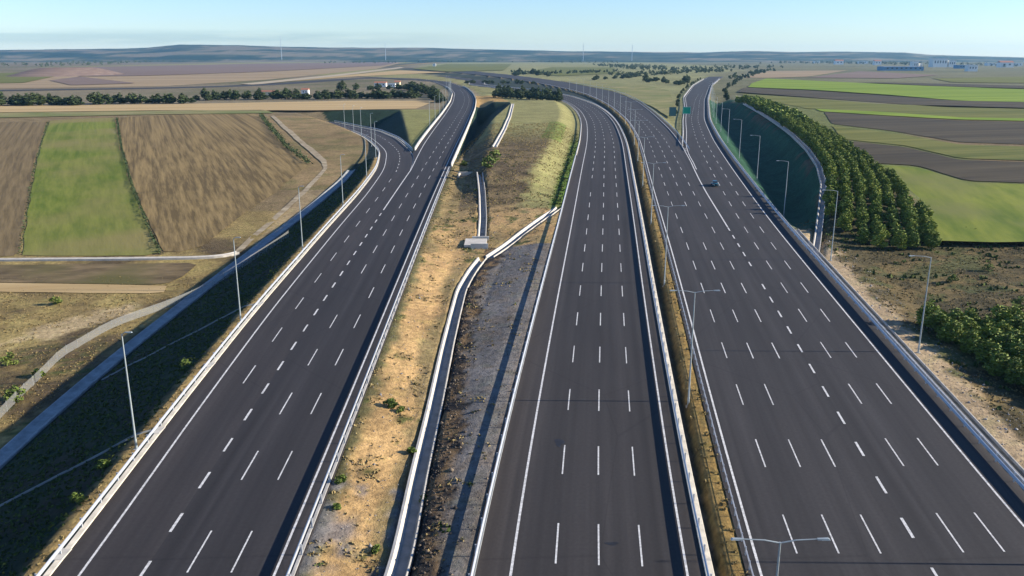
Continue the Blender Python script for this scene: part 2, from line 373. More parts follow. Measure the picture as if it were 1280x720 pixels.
class MB:
    def __init__(s): s.v = []; s.f = []
    def add(s, v, f):
        n = len(s.v); s.v += [tuple(q) for q in v]; s.f += [tuple(i+n for i in q) for q in f]
    def box(s, c, d, rz=0.):
        hx, hy, hz = d[0]/2, d[1]/2, d[2]/2; co, si = math.cos(rz), math.sin(rz)
        v = []
        for sx, sy, sz in ((-1, -1, -1), (1, -1, -1), (1, 1, -1), (-1, 1, -1), (-1, -1, 1), (1, -1, 1), (1, 1, 1), (-1, 1, 1)):
            x, y = sx*hx, sy*hy; v.append((c[0]+x*co-y*si, c[1]+x*si+y*co, c[2]+sz*hz))
        s.add(v, [(0, 3, 2, 1), (4, 5, 6, 7), (0, 1, 5, 4), (1, 2, 6, 5), (2, 3, 7, 6), (3, 0, 4, 7)])
    def tube(s, pts, radii, n=8):
        pts = [Vector(p) for p in pts]; rings = []
        for i, p in enumerate(pts):
            t = (pts[min(i+1, len(pts)-1)]-pts[max(i-1, 0)]).normalized()
            a = t.cross(Vector((0, 0, 1))) if abs(t.z) < .95 else t.cross(Vector((0, 1, 0)))
            a.normalize(); b = t.cross(a).normalized()
            rings.append([p+(a*math.cos(2*math.pi*k/n)+b*math.sin(2*math.pi*k/n))*radii[i] for k in range(n)])
        v = [q for r in rings for q in r]; f = []
        for i in range(len(pts)-1):
            for k in range(n): f.append((i*n+k, i*n+(k+1) % n, (i+1)*n+(k+1) % n, (i+1)*n+k))
        f.append(tuple(range(n-1, -1, -1))); f.append(tuple((len(pts)-1)*n+k for k in range(n)))
        s.add(v, f)
    def prism(s, prof, y0, y1):      # profile in x,z swept along y
        n = len(prof); v = [(x, y0, z) for x, z in prof]+[(x, y1, z) for x, z in prof]
        f = [(k, (k+1) % n, n+(k+1) % n, n+k) for k in range(n)]+[tuple(range(n-1, -1, -1)), tuple(range(n, 2*n))]
        s.add(v, f)
    def build(s, name, m, parent=None, smooth=False):
        return pyd(name, s.v, s.f, m, parent, smooth)
    def mesh(s, name, m):
        me = bpy.data.meshes.new(name); me.from_pydata(s.v, [], s.f); me.update(); me.materials.append(MATS[m]); return me
def sweep(path, prof, closed=True):
    """path: (x,y,z); prof: (lateral right, up)"""
    v = []; f = []; n = len(prof); L = len(path)
    for i, p in enumerate(path):
        a = path[max(i-1, 0)]; b = path[min(i+1, L-1)]
        tx, ty = b[0]-a[0], b[1]-a[1]; h = math.hypot(tx, ty) or 1; rx, ry = ty/h, -tx/h
        for l, u in prof: v.append((p[0]+rx*l, p[1]+ry*l, p[2]+u))
    for i in range(L-1):
        for k in range(n if closed else n-1):
            f.append((i*n+k, i*n+(k+1) % n, (i+1)*n+(k+1) % n, (i+1)*n+k))
    if closed: f.append(tuple(range(n))); f.append(tuple((L-1)*n+k for k in range(n-1, -1, -1)))
    return v, f
def resample(pts, step):
    out = [pts[0]]; acc = 0
    P0 = [np.array(p, float) for p in pts]; ds = [0]
    for a, b in zip(P0[:-1], P0[1:]): ds.append(ds[-1]+np.linalg.norm(b-a))
    n = max(2, int(ds[-1]/step)+1); A = np.array(P0)
    t = np.linspace(0, ds[-1], n)
    return [tuple(np.interp(q, ds, A[:, k]) for k in range(A.shape[1])) for q in t]
def smooth_pl(pts, step=2., it=3):
    q = np.array(resample(pts, step))
    for _ in range(it):
        q[1:-1] = .25*q[:-2]+.5*q[1:-1]+.25*q[2:]
    return [tuple(r) for r in q]
def ordn(n):
    base = ['', 'first', 'second', 'third', 'fourth', 'fifth', 'sixth', 'seventh', 'eighth', 'ninth', 'tenth', 'eleventh', 'twelfth', 'thirteenth', 'fourteenth', 'fifteenth', 'sixteenth', 'seventeenth', 'eighteenth', 'nineteenth']
    tens = {2: 'twenty', 3: 'thirty', 4: 'forty', 5: 'fifty', 6: 'sixty', 7: 'seventy', 8: 'eighty', 9: 'ninety'}
    tie = {2: 'twentieth', 3: 'thirtieth', 4: 'fortieth', 5: 'fiftieth', 6: 'sixtieth', 7: 'seventieth', 8: 'eightieth', 9: 'ninetieth'}
    if n < 20: return base[n]
    if n % 10 == 0: return tie[n//10]
    return tens[n//10]+'-'+base[n % 10]

# ------------------------------------------------------------------ ground sheet
def axis(segs):
    out = []
    for a, b, s in segs: out += list(np.arange(a, b, s))
    return out
gx = axis([(-130, -62, 1.4), (-62, -18, .8), (-18, 62, .42), (62, 100, .8), (100, 150, 1.5)])
def grow(v, s, lim, k=1.22):
    o = []
    while abs(v) < lim: v += s; s *= k; o.append(v)
    return o
gx = grow(-130, -2.2, 9000)[::-1]+gx+grow(150, 2.2, 9000)
gy = grow(15, -4, 400, 1.5)[::-1]+axis([(15, 300, 1.), (300, 600, 2.)])+grow(600, 3, 9600, 1.12)
gx = np.array(gx); gy = np.array(gy)
XX, YY = np.meshgrid(gx, gy)
ZZ = G(XX, YY)
def lerp(a, b, t): return a*(1-t[..., None])+np.array(b)*t[..., None]
CLEAR = bps([(-160, 470), (-40, 440), (40, 421), (100, 402), (150, 387)], nat)
def gcolour(x, Y):
    j1 = fbm(x, Y, 3.)*2; j2 = fbm(x+90, Y+40, 14.)*2; j3 = fbm(x+31, Y+77, 1.3)*2
    c = np.zeros(x.shape+(3,)); c[...] = (.225, .165, .085)
    e = Lside(Y)-x
    # far plateau
    c = lerp(c, (.225, .185, .115), sst(480, 620, Y))
    c = lerp(c, (.205, .165, .105), sst(800, 1100, Y)*.8); c = lerp(c, (.175, .175, .085), sst(520, 700, Y)*sst(90, 150, x)*.7); c = lerp(c, (.13, .13, .06), sst(.0, .25, fbm(x, Y, 140.)*2)*sst(600, 900, Y)*.7)
    # left natural ground: dry scrub with yellow and green patches
    nl = (e > 18)
    c = lerp(c, (.28, .205, .08), np.where(nl & (Y < 230), .8, 0))
    qc, _ = seg_dist(x, Y, CLEAR); c = lerp(c, (.46, .35, .19), np.where(nl, 1-sst(2.2, 4.5, qc+j1*2), 0))
    c = lerp(c, (.12, .088, .048), np.where(nl & (qc > 3.5), sst(.0, .4, j2+.5*j1), 0)*(1-sst(190, 240, Y)))
    c = lerp(c, (.34, .26, .10), np.where(nl, sst(-.05, .2, -j2+.4*j1), 0)*(1-sst(190, 240, Y)))
    c = lerp(c, (.08, .10, .03), np.where(nl, sst(.12, .3, j3*.6+j1*.5), 0)*(1-sst(120, 150, Y)))
    # sandy rim between the fields and the drain
    c = lerp(c, (.36, .27, .15), np.where((e > 6) & (e < 20) & (Y > 175) & (Y < 300), .75, 0))
    hill = np.where((e > 3) & (Y > 255) & (Y < 500) & (x > -170) & (x < E_l(Y)-2), 1., 0)
    c = lerp(c, (.30, .21, .10), hill*.75); c = lerp(c, (.17, .15, .06), hill*sst(-.05, .25, j2)*.7)
    # embankment slope, its ground colour darkened to paint in the shade
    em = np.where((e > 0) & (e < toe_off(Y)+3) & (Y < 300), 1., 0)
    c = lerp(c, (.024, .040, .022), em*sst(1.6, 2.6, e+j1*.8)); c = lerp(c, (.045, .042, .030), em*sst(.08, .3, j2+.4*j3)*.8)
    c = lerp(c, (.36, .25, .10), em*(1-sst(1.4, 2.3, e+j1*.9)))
    # valley beyond the slip road: dark growth, with shade painted into the far wall
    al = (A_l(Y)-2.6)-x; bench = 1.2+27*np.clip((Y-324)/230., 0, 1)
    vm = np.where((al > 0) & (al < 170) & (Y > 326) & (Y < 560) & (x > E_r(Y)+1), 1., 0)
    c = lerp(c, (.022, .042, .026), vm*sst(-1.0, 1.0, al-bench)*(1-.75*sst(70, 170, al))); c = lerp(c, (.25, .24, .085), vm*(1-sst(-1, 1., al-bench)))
    # between the left and centre carriageways
    a = x-rail_A(Y); b = rail_B(Y)-x; ab = (a > 0) & (b > 0)
    qF, sF = seg_dist(x, Y, dF0+[(dF[-1][0]+.5, dF[-1][1]+10)]); leftF = (sF < 0) | (Y > dF[-1][1]+8)
    s1 = np.where(ab & leftF & (Y < 290), 1., 0)
    c = lerp(c, (.30, .22, .10), s1); c = lerp(c, (.56, .36, .155), s1*sst(-.12, .12, .5-np.abs(a/np.maximum(a+qF, 2)-.42)*1.8+j2*.5+j1*.3)*(1-sst(150, 215, Y)*.6))
    c = lerp(c, (.40, .25, .12), s1*sst(.1, .35, j2)*.5)
    c = lerp(c, (.17, .13, .07), s1*sst(.12, .3, j1*.8+j3*.5)*.6); c = lerp(c, (.07, .10, .025), s1*sst(.22, .34, j1*.7+j2*.5)*.8)
    c = lerp(c, (.14, .125, .055), s1*(1-sst(.7, 1.9, a+j1*1.2+j3*.6))); c = lerp(c, (.21, .20, .20), s1*np.where(Y < 75, sst(.1, .3, fbm(x+13, Y+5, 6.)*2+.2), 0)*(sst(2, 4, a)*0+1)*.8)
    s2 = np.where(ab & ~leftF & (Y < 205), 1., 0)
    c = lerp(c, (.185, .172, .158), s2)
    c = lerp(c, (.20, .155, .11), s2*sst(.05, .3, j1+.4*j3)*.5)
    c = lerp(c, (.035, .032, .03), s2*(1-sst(2.9, 3.6, qF+j1*2.2+j3*.8))); c = lerp(c, (.24, .155, .075), s2*(1-sst(2.6, 4.2, qF+j1*1.2))*sst(.02, .16, j3+.3*j2)*.8)
    c = lerp(c, (.20, .17, .14), s2*(1-sst(.6, 1.2, b+j1*.3)))
    s3 = np.where(ab & (Y >= 200) & (a > 6), sst(200, 215, Y+j1*8), 0)
    c = lerp(c, (.20, .145, .075), s3); c = lerp(c, (.105, .078, .046), s3*sst(-.25, .1, j2+.5*j1)*.9*(1-sst(330, 420, Y)*.6))
    c = lerp(c, (.27, .25, .10), s3*(1-sst(9, 13, b+j1*3)*(1-sst(300, 380, Y)))); c = lerp(c, (.12, .19, .03), s3*(1-sst(2.2, 4.4, b+j1*1.4))*(1-sst(330, 380, Y)))
    c = lerp(c, (.12, .17, .03), s3*np.where((Y > 330) & (Y < 410) & (b > 7) & (b < 15), .7, 0))
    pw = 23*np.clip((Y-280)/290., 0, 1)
    pm = np.where(ab & (a < pw+.8) & (Y > 284) & (Y < 588), 1., 0); c = lerp(c, (.018, .038, .026), pm)  # shade painted dark green over the pit and its far wall
    c = lerp(c, (.45, .28, .10), np.where(ab & (a < 23) & (Y > 588) & (Y < 760), .9, 0))
    # median: shadow of the grass terrace painted into the low strip
    br = x-rail_Br(Y); cc = rail_C(Y)-x; bc = (br > 0) & (cc > 0)
    c = lerp(c, (.040, .050, .038), np.where(bc, 1., 0)); c = lerp(c, (.31, .205, .07), np.where(bc, 1-sst(1.95, 2.4, cc+j1*.15), 0)); c = lerp(c, (.16, .14, .055), np.where(bc & (cc < 2.2), 1., 0)*sst(.12, .3, j1)*.5)
    c = lerp(c, (.10, .10, .09), np.where(bc, 1-sst(1.0, 1.4, br), 0))
    c = lerp(c, (.27, .26, .11), np.where((x > C_r(Y)+1.8) & (x < D_l(Y)-1.8) & (Y > 320), .9, 0))
    # right
    r = x-rail_D(Y); D2 = d2tab(Y)
    rn = np.where((r > 0) & (Y < 205), 1., 0)
    c = lerp(c, (.17, .125, .055), rn); c = lerp(c, (.085, .07, .035), rn*sst(-.15, .2, j2+j1*.5)); c = lerp(c, (.085, .10, .035), rn*sst(.12, .3, -j2+j1*.5)*.7)
    c = lerp(c, (.43, .32, .19), rn*(1-sst(3.8, 6.5, r+j1*3.0))*sst(.5, 2.2, r+j1)); c = lerp(c, (.26, .22, .17), rn*(1-sst(.8, 2.6, r+j1)))
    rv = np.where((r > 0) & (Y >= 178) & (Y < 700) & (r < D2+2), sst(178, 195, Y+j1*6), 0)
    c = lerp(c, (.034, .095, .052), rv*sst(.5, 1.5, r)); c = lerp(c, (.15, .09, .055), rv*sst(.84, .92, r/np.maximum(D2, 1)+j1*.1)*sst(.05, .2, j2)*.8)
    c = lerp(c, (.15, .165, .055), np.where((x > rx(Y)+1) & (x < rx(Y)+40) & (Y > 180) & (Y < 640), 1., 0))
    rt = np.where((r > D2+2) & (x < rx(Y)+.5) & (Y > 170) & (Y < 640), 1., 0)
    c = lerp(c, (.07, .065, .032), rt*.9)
    return np.clip(c, .01, .9)
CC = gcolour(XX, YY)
ny, nx = XX.shape
idx = np.arange(ny*nx).reshape(ny, nx)
quads = np.stack([idx[:-1, :-1], idx[:-1, 1:], idx[1:, 1:], idx[1:, :-1]], -1).reshape(-1, 4)
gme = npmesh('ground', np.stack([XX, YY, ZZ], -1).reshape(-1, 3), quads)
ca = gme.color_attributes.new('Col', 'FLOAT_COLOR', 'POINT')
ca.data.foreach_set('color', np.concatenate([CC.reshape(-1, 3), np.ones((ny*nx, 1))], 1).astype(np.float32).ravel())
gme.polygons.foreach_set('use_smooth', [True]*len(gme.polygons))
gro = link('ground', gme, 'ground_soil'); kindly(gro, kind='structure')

# ------------------------------------------------------------------ carriageways
ST = np.concatenate([np.arange(-20, 420, 4.), np.arange(420, 2100, 8.)])
def road(name, m, fl, fr, y0, y1, dz=None, nu=10, dustl=3., dustr=1.5, du0=.0):
    ys = ST[(ST >= y0) & (ST <= y1)]; v = []; f = []; uv = []; du = []
    for Y in ys:
        a, b = float(fl(Y)), float(fr(Y)); z = float(P(Y))+(float(dz(Y)) if dz else 0)
        row = [(a, z-.6)]+[(a+(b-a)*k/nu, z) for k in range(nu+1)]+[(b, z-.6)]
        for x, zz in row:
            v.append((x, Y, zz)); uv.append((x-float(fl(Y))+du0, Y))
            da, db = x-a, b-x; du.append(max(du0, max(0, 1-da/dustl)*.9 if dustl else 0, max(0, 1-db/dustr)*.7 if dustr else 0))
    n = nu+3
    for i in range(len(ys)-1):
        for k in range(n-1): f.append((i*n+k, i*n+k+1, (i+1)*n+k+1, (i+1)*n+k))
    o = pyd(name, v, f, m); me = o.data
    ul = me.uv_layers.new(name='UVMap'); li = np.zeros(len(me.loops), np.int32); me.loops.foreach_get('vertex_index', li)
    ul.data.foreach_set('uv', np.array(uv, np.float32)[li].ravel())
    at = me.attributes.new('dust', 'FLOAT', 'POINT'); at.data.foreach_set('value', np.array(du, np.float32))
    return kindly(o, kind='structure')
road('road_main_left', 'asphalt_left', A_left, lambda Y: rail_A(Y)+.35, 15, 1470, nu=14, dustl=0, dustr=1.6)
road('road_slip_left', 'asphalt_left', lambda Y: rail_E(Y)-.35, E_in, 15, E_END, dz=ydrop, nu=10, dustl=4.2, dustr=0, du0=.25)
road('road_main_centre', 'asphalt_centre', lambda Y: rail_B(Y)-.35, lambda Y: rail_Br(Y)+.3, 15, B_END, nu=16, dustl=4, dustr=1.5)
road('road_main_right', 'asphalt_right', lambda Y: rail_C(Y)-.3, C_right, 15, C_END, nu=16, dustl=1.2, dustr=0, du0=.1)
road('road_slip_right', 'asphalt_right', D_left, lambda Y: rail_D(Y)+.3, 15, 1470, nu=12, dustl=0, dustr=1.2)

def ribbon(name, m, pts, w, lift):
    q = smooth_pl(pts, 12., 8); v, f = sweep([(x, Y, float(P(Y))) for x, Y in q], [(-w/2, -.6), (-w/2, lift), (w/2, lift), (w/2, -.6)]); o = pyd(name, v, f, m); me = o.data
    ul = me.uv_layers.new(name='UVMap'); li = np.zeros(len(me.loops), np.int32); me.loops.foreach_get('vertex_index', li)
    ul.data.foreach_set('uv', np.array([(w*(i % 4)/3, (i//4)*12.) for i in range(len(v))], np.float32)[li].ravel())
    me.attributes.new('dust', 'FLOAT', 'POINT').data.foreach_set('value', np.full(len(v), .15, np.float32)); return kindly(o, kind='structure')
far_l = bps([(519, 99.6), (498, 98.2), (470, 97.6), (440, 98.6), (400, 101.5), (350, 105), (290, 108), (210, 110), (120, 111.5), (20, 113), (-150, 115)])
ribbon('road_far_left', 'asphalt_left', far_l, 34., .25)
# painted markings, a sheet a few millimetres above the asphalt
class Marks:
    def __init__(s): s.v = []; s.f = []
    def line(s, fn, y0, y1, w, dz=None, st=4., h=.012):
        n = max(1, int((y1-y0)/st)); ys = np.linspace(y0, y1, n+1); b = len(s.v)
        for Y in ys:
            x = float(fn(Y)); k = math.hypot(1, float(fn(Y+1)-fn(Y-1))/2); z = float(P(Y))+h+(float(dz(Y)) if dz else 0)+Y*4e-5
            s.v += [(x-w/2*k, Y, z), (x+w/2*k, Y, z)]
        for i in range(n): s.f.append((b+2*i, b+2*i+1, b+2*i+3, b+2*i+2))
    def dashes(s, fn, y0, y1, w, per, ln, ph=0., **kw):
        Y = y0+ph
        while Y+ln < y1:
            if random.random() > .015: s.line(fn, Y+random.uniform(-.08, .08), Y+ln+random.uniform(-.1, .1), w*random.uniform(.9, 1.08), st=3., **kw)
            Y += per
    def build(s, name): return kindly(pyd(name, s.v, s.f, 'road_paint'), kind='structure')
PER = 14.75; DL = 6.0
M = Marks()
M.line(A_r, 20, 1300, .21)
for k, ph in ((1, 3.4), (2, 3.4)): M.dashes(Off(A_r, -3.58*k), 41.5, 900, .145, PER, DL, ph)
M.dashes(A_th, 41.5, 205, .25, PER/2, 3.1, 1.8)
M.line(A_th, 205, 268, .28); M.line(lambda Y: np.minimum(A_l(Y), A_l(Y)), 268, 1300, .25)
M.build('road_markings_left')
M = Marks()
M.line(E_l, 20, E_END-8, .21, dz=ydrop)
M.dashes(lambda Y: (E_l(Y)+A_th(Y))/2, 98, 262, .145, PER, DL, 0)
M.dashes(lambda Y: (E_l(Y)+E_r(Y))/2, 262, E_END-8, .18, PER/2, 3.2, 3, dz=ydrop)
M.line(E_r, 268, E_END-8, .2, dz=ydrop)
M.build('road_markings_slip_left')
M = Marks()
M.line(B_l, 20, 1200, .22); M.line(B_r, 20, 1200, .20)
for k in (1, 2, 3): M.dashes(Off(B_l, 3.56*k), 41.5, 850, .145, PER, DL, (0, 4.6, 4.4, 4.2)[k])
M.build('road_markings_centre')
M = Marks()
M.line(C_l, 20, 1200, .22)
for k in (1, 2, 3): M.dashes(Off(C_l, 3.51*k), 41.5, 800, .145, PER, DL, 6.0)
M.dashes(C_line, 41.5, 186, .25, PER/2, 3.1, .9)
M.line(C_line, 186, 285, .3); M.line(C_r, 285, 1200, .25)
M.build('road_markings_right')
M = Marks()
M.line(D_r, 20, 1400, .21)
M.line(lambda Y: np.where(Y < 300, C_line(Y)+.7, D_l(Y)), 270, 1400, .25)
for k in (1, 2):
    M.dashes(Off(D_r, -3.48*k), 41.5, 800, .145, PER, DL, 6.2)
# painted chevron gore
for i in range(7):
    Y = 292+i*5.; a = float(C_r(Y)+.3); b = float(D_l(Y)-.3)
    if b-a > .4:
        n = len(M.v); z = float(P(Y))+.03
        M.v += [(a, Y, z), (b, Y, z), (b, Y+1.4, z+.03), (a, Y+1.4, z+.03)]; M.f.append((n, n+1, n+2, n+3))
M.build('road_markings_slip_right')

# tar patches on the centre road
def stain(x, Y, w, l, seed):
    r = random.Random(seed); n = 22; z = float(P(Y))+.006
    v = [(x, Y, z)]; ph = r.random()*6
    for k in range(n):
        a = 2*math.pi*k/n; q = 1+.22*math.sin(3*a+ph)+.12*r.uniform(-1, 1)
        yy = Y+l/2*q*math.sin(a); v.append((x+w/2*q*math.cos(a), yy, float(P(yy))+.006))
    o = pyd('asphalt_stain', v, [(0, 1+k, 1+(k+1) % n) for k in range(n)], 'asphalt_stain'); kindly(o, kind='structure')
x, Y = bp(699, 553); stain(x, Y, .95, 1.7, 1)
x, Y = bp(765, 679.5); stain(x, Y, 1.2, .5, 2)

# ------------------------------------------------------------------ guardrails
post_me = MB(); post_me.box((0, 0, .45), (.14, .10, 1.15)); POST = post_me.mesh('post', 'galvanised')
def guardrail(label, fn, y0, y1, dz=None, side=1, z0=.68, z1=1.02, step=4., wide=.14, kerb=None, m='galvanised', two=False, ppost=100):
    """side +1: beam faces left traffic lanes at smaller x"""
    L = []
    Y = y0
    while Y <= y1:
        L.append((float(fn(Y)), Y, float(P(Y))+(float(dz(Y)) if dz else 0))); Y += step if Y < 500 else 8
    root = empty('guardrail', L[0]); kindly(root, label, 'guardrail', 'guardrails along the motorway')
    o = Vector(L[0])
    rel = [(p[0]-o.x, p[1]-o.y, p[2]-o.z) for p in L]
    h = z1-z0; w = wide
    prof = [(-w*.2*side, z0), (-w*.8*side, z0+h*.18), (-w*.8*side, z0+h*.32), (-w*.2*side, z0+h*.5), (-w*.8*side, z0+h*.68), (-w*.8*side, z0+h*.82), (-w*.2*side, z1), (w*.15*side, z1), (w*.15*side, z0)]
    v, f = sweep(rel, prof); pyd('beam', v, f, m, root)
    if two:
        v, f = sweep(rel, [(a+.42*side*1.0 if True else a, b) for a, b in [(-x, y) for x, y in prof]]); pyd('beam', v, f, m, root)
    if kerb:
        a, b, hh, mm = kerb
        v, f = sweep(rel, [(a, -.3), (a, hh-.02), (a+.03, hh), (b-.03, hh), (b, hh-.02), (b, -.3)]); pyd('kerb', v, f, mm, root)
    n = 0; rest = MB()
    for i, p in enumerate(rel):
        if n < ppost:
            q = link('post', POST, None, root); q.location = (p[0]+.16*side, p[1], p[2]); n += 1
        elif i % 2 == 0: rest.box((p[0]+.16*side, p[1], p[2]+.42), (.14, .1, 1.0))
    if rest.v:
        q = rest.build('post', 'galvanised', root); q['kind'] = 'stuff'
    return root
guardrail('pale sunlit guardrail on the outer left edge above the dark embankment', rail_E, 18, E_END-4, dz=ydrop, side=-1, kerb=(-.25, .32, .10, 'kerb_concrete'))
guardrail('guardrail between the left carriageway and the sandy strip', rail_A, 18, 272, side=1, kerb=(-.12, .2, .05, 'concrete'))
guardrail('guardrail on the left edge of the centre carriageway beside grey gravel', rail_B, 18, 300, side=-1, kerb=(-.12, .12, .05, 'dark_shade_concrete'))
guardrail('long guardrail on the left edge of the centre road past the mound', rail_B, 304, 1150, side=-1, kerb=(-.2, .2, .10, 'kerb_concrete'), step=6)
guardrail('guardrail on a cream kerb right of the centre carriageway along the median', rail_Br, 18, 1150, side=1, kerb=(-.05, .66, .16, 'kerb_concrete'))
def cable_barrier(label, fn, y0, y1, step=2.):
    ys = np.arange(y0, y1, step); L = [(float(fn(Y)), Y, float(P(Y))) for Y in ys]; o = L[0]
    rel = [(p[0]-o[0], p[1]-o[1], p[2]-o[2]) for p in L]; root = empty('cable_barrier', o); kindly(root, label, 'cable barrier')
    for h in (.48, .6, .72):
        v, f = sweep(rel[::4], [(-.02, h-.02), (-.02, h+.02), (.02, h+.02), (.02, h-.02)]); pyd('cable', v, f, 'galvanised', root)
    b = MB(); b.box((0, 0, .35), (.11, .08, .95)); pm = b.mesh('post', 'galvanised'); rest = MB()
    for i, p in enumerate(rel):
        if i < 100: q = link('post', pm, None, root); q.location = p
        elif i % 2 == 0 and p[1] < 700: rest.box((p[0], p[1], p[2]+.35), (.11, .08, .95))
    q = rest.build('post', 'galvanised', root); q['kind'] = 'stuff'
cable_barrier('thin cable barrier between the yellow median grass and the right carriageway', rail_C, 20, 1150)
guardrail('double guardrail on the far right edge of the exit lanes', rail_D, 18, 1300, side=1, z0=.45, z1=.84, kerb=(.75, 1.15, .02, 'concrete'), two=True)
guardrail('guardrail right of the main lanes beyond the exit gore', rail_Cr, 318, 1150, side=1, step=6)
guardrail('guardrail left of the exit road beside the green sign', rail_Dl, 332, 1300, side=-1, step=6, kerb=(-.3, .2, .12, 'kerb_concrete'))
guardrail('guardrail on the inner side of the curving left slip road', rail_Er, 322, E_END-4, dz=ydrop, side=1, kerb=(-.1, .3, .12, 'kerb_concrete'))
def parapet(label, fn, y0, y1, w=.45, h=.85, step=6.):
    ys = np.arange(y0, y1, step); L = [(float(fn(Y)), Y, float(P(Y))) for Y in ys]; o = L[0]
    rel = [(p[0]-o[0], p[1]-o[1], p[2]-o[2]) for p in L]
    root = empty('concrete_parapet', o); kindly(root, label, 'parapet')
    v, f = sweep(rel, [(-w*.7, -.6), (-w*.7, .12), (-w*.35, .3), (-w*.28, h), (w*.28, h), (w*.35, .3), (w*.7, .12), (w*.7, -.6)]); pyd('barrier_wall', v, f, 'concrete_pale', root)
    v, f = sweep(rel, [(-.05, h+.25), (-.05, h+.37), (.05, h+.37), (.05, h+.25)]); hr = pyd('handrail', v, f, 'galvanised', root)
    for i, p in enumerate(rel[::2][:60]):
        b = MB(); b.box((0, 0, h+.12), (.07, .07, .3)); q = b.build('stanchion', 'galvanised', root); q.location = p
parapet('pale concrete parapet right of the left road beside the shaded pit', Off(A_r, 1.7), 276, 980)
parapet('pale concrete parapet left of the left road past the slip road', rail_Al, 318, 980)

# ------------------------------------------------------------------ drains
UPROF = [(-1.0, -.9), (-1.0, .10), (-.74, .13), (-.42, -.78), (.46, -.78), (.80, .12), (.92, .10), (.92, -.9)]
JPROF = [(x*.8, z*.8) for x, z in UPROF]
def drain(label, pts, zoff=0., prof=UPROF, m='concrete_pale', zf=None, step=2., gmask=None):
    q = smooth_pl(pts, step)
    L = [(x, Y, (zf(x, Y) if zf else gz(x, Y))+zoff) for x, Y in q]
    zs = np.array([p[2] for p in L])
    for _ in range(4): zs[1:-1] = .25*zs[:-2]+.5*zs[1:-1]+.25*zs[2:]
    o = L[0]; v, f = sweep([(p[0]-o[0], p[1]-o[1], z-o[2]) for p, z in zip(L, zs)], prof)
    ob = pyd('drainage_channel', v, f, m); ob.location = o
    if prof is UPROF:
        ob.data.materials.append(MATS['dark_shade_concrete'])
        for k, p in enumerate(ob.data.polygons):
            if k < len(f)-2 and k % 8 in (3, 4): p.material_index = 1  # floor and right wall darkened, their shade painted in
    return kindly(ob, label, 'drain', 'concrete drainage channels')
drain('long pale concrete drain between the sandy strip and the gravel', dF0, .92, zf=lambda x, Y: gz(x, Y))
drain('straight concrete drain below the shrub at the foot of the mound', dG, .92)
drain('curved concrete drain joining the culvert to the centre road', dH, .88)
drain('pale concrete drain climbing the bank right of the shaded pit', dI, .15, prof=[(-.9, -.5), (-.9, .25), (-.55, .28), (-.3, .0), (.3, .0), (.55, .28), (.9, .25), (.9, -.5)])
drain('concrete drain beside the pine plantation in the shade', dJ, .86, prof=JPROF, m='concrete')
# toe drain of the left embankment
ys = np.concatenate([np.arange(30, 290, 4.)])
toe = [(float(Lside(Y)-toe_off(Y)-1.3), float(Y)) for Y in ys]
TPROF = [(-1.35, -.6), (-1.35, .22), (-1.15, .25), (-.6, -.02), (.5, -.02), (1.2, .5), (1.4, .45), (1.4, -.6)]
drain('shaded blue grey concrete drain along the foot of the left embankment', toe, .12, prof=TPROF, m='dark_shade_concrete')  # darker concrete paints in the embankment's shade
pth = bps([(-330, 326), (-120, 325.5), (0, 325), (140, 324), (250, 322.5), (288, 320)], nat)
pth = pth+[bp(297, 316, nat)]
drain('straight white concrete drain below the fields', pth, .10, prof=[(-.8, -.4), (-.8, .18), (-.55, .2), (-.3, .02), (.3, .02), (.55, .2), (.8, .18), (.8, -.4)], zf=lambda x, Y: float(nat(Y)))
# gutter behind the right guardrail
ys = np.arange(24, 185, 5.)
v_r = [(float(rail_D(Y)+1.75), float(Y)) for Y in ys]
drain('narrow concrete gutter behind the right guardrail', v_r, .25, prof=[(-.5, -.5), (-.5, .02), (-.38, .04), (-.2, -.25), (.2, -.25), (.38, .04), (.5, .02), (.5, -.5)], m='concrete', zf=lambda x, Y: float(P(Y))-.18)
# culvert slab with headwalls
cx, cy = bp(600, 305, P, -1.0); cz = gz(cx-3, cy)
root = empty('culvert', (cx, cy, float(P(cy))-.75)); kindly(root, 'pale concrete culvert where three drains meet below the mound', 'culvert')
b = MB(); b.box((-.9, 0, .0), (4.6, 6.5, .5)); b.build('slab', 'concrete_pale', root)
b = MB(); b.box((0, -3.6, .1), (3.6, .35, 1.1)); b.build('headwall', 'concrete_pale', root)
b = MB(); b.box((0, 3.6, .1), (3.6, .35, 1.1)); b.build('headwall', 'concrete_pale', root)
hx, hy = bp(586, 219, P, -.3)
root = empty('culvert', (hx, hy, float(P(hy))-.5)); kindly(root, 'small concrete headwall beside the left road by the shrub', 'culvert')
b = MB(); b.box((0, 0, .5), (6.4, .4, 1.5)); b.build('headwall', 'concrete_pale', root)
b = MB(); b.box((2.9, -1.6, .4), (.35, 2.9, 1.2), .15); b.build('wing_wall', 'concrete_pale', root)
b = MB(); b.box((-2.9, -1.6, .4), (.35, 2.9, 1.2), -.15); b.build('wing_wall', 'concrete_pale', root)
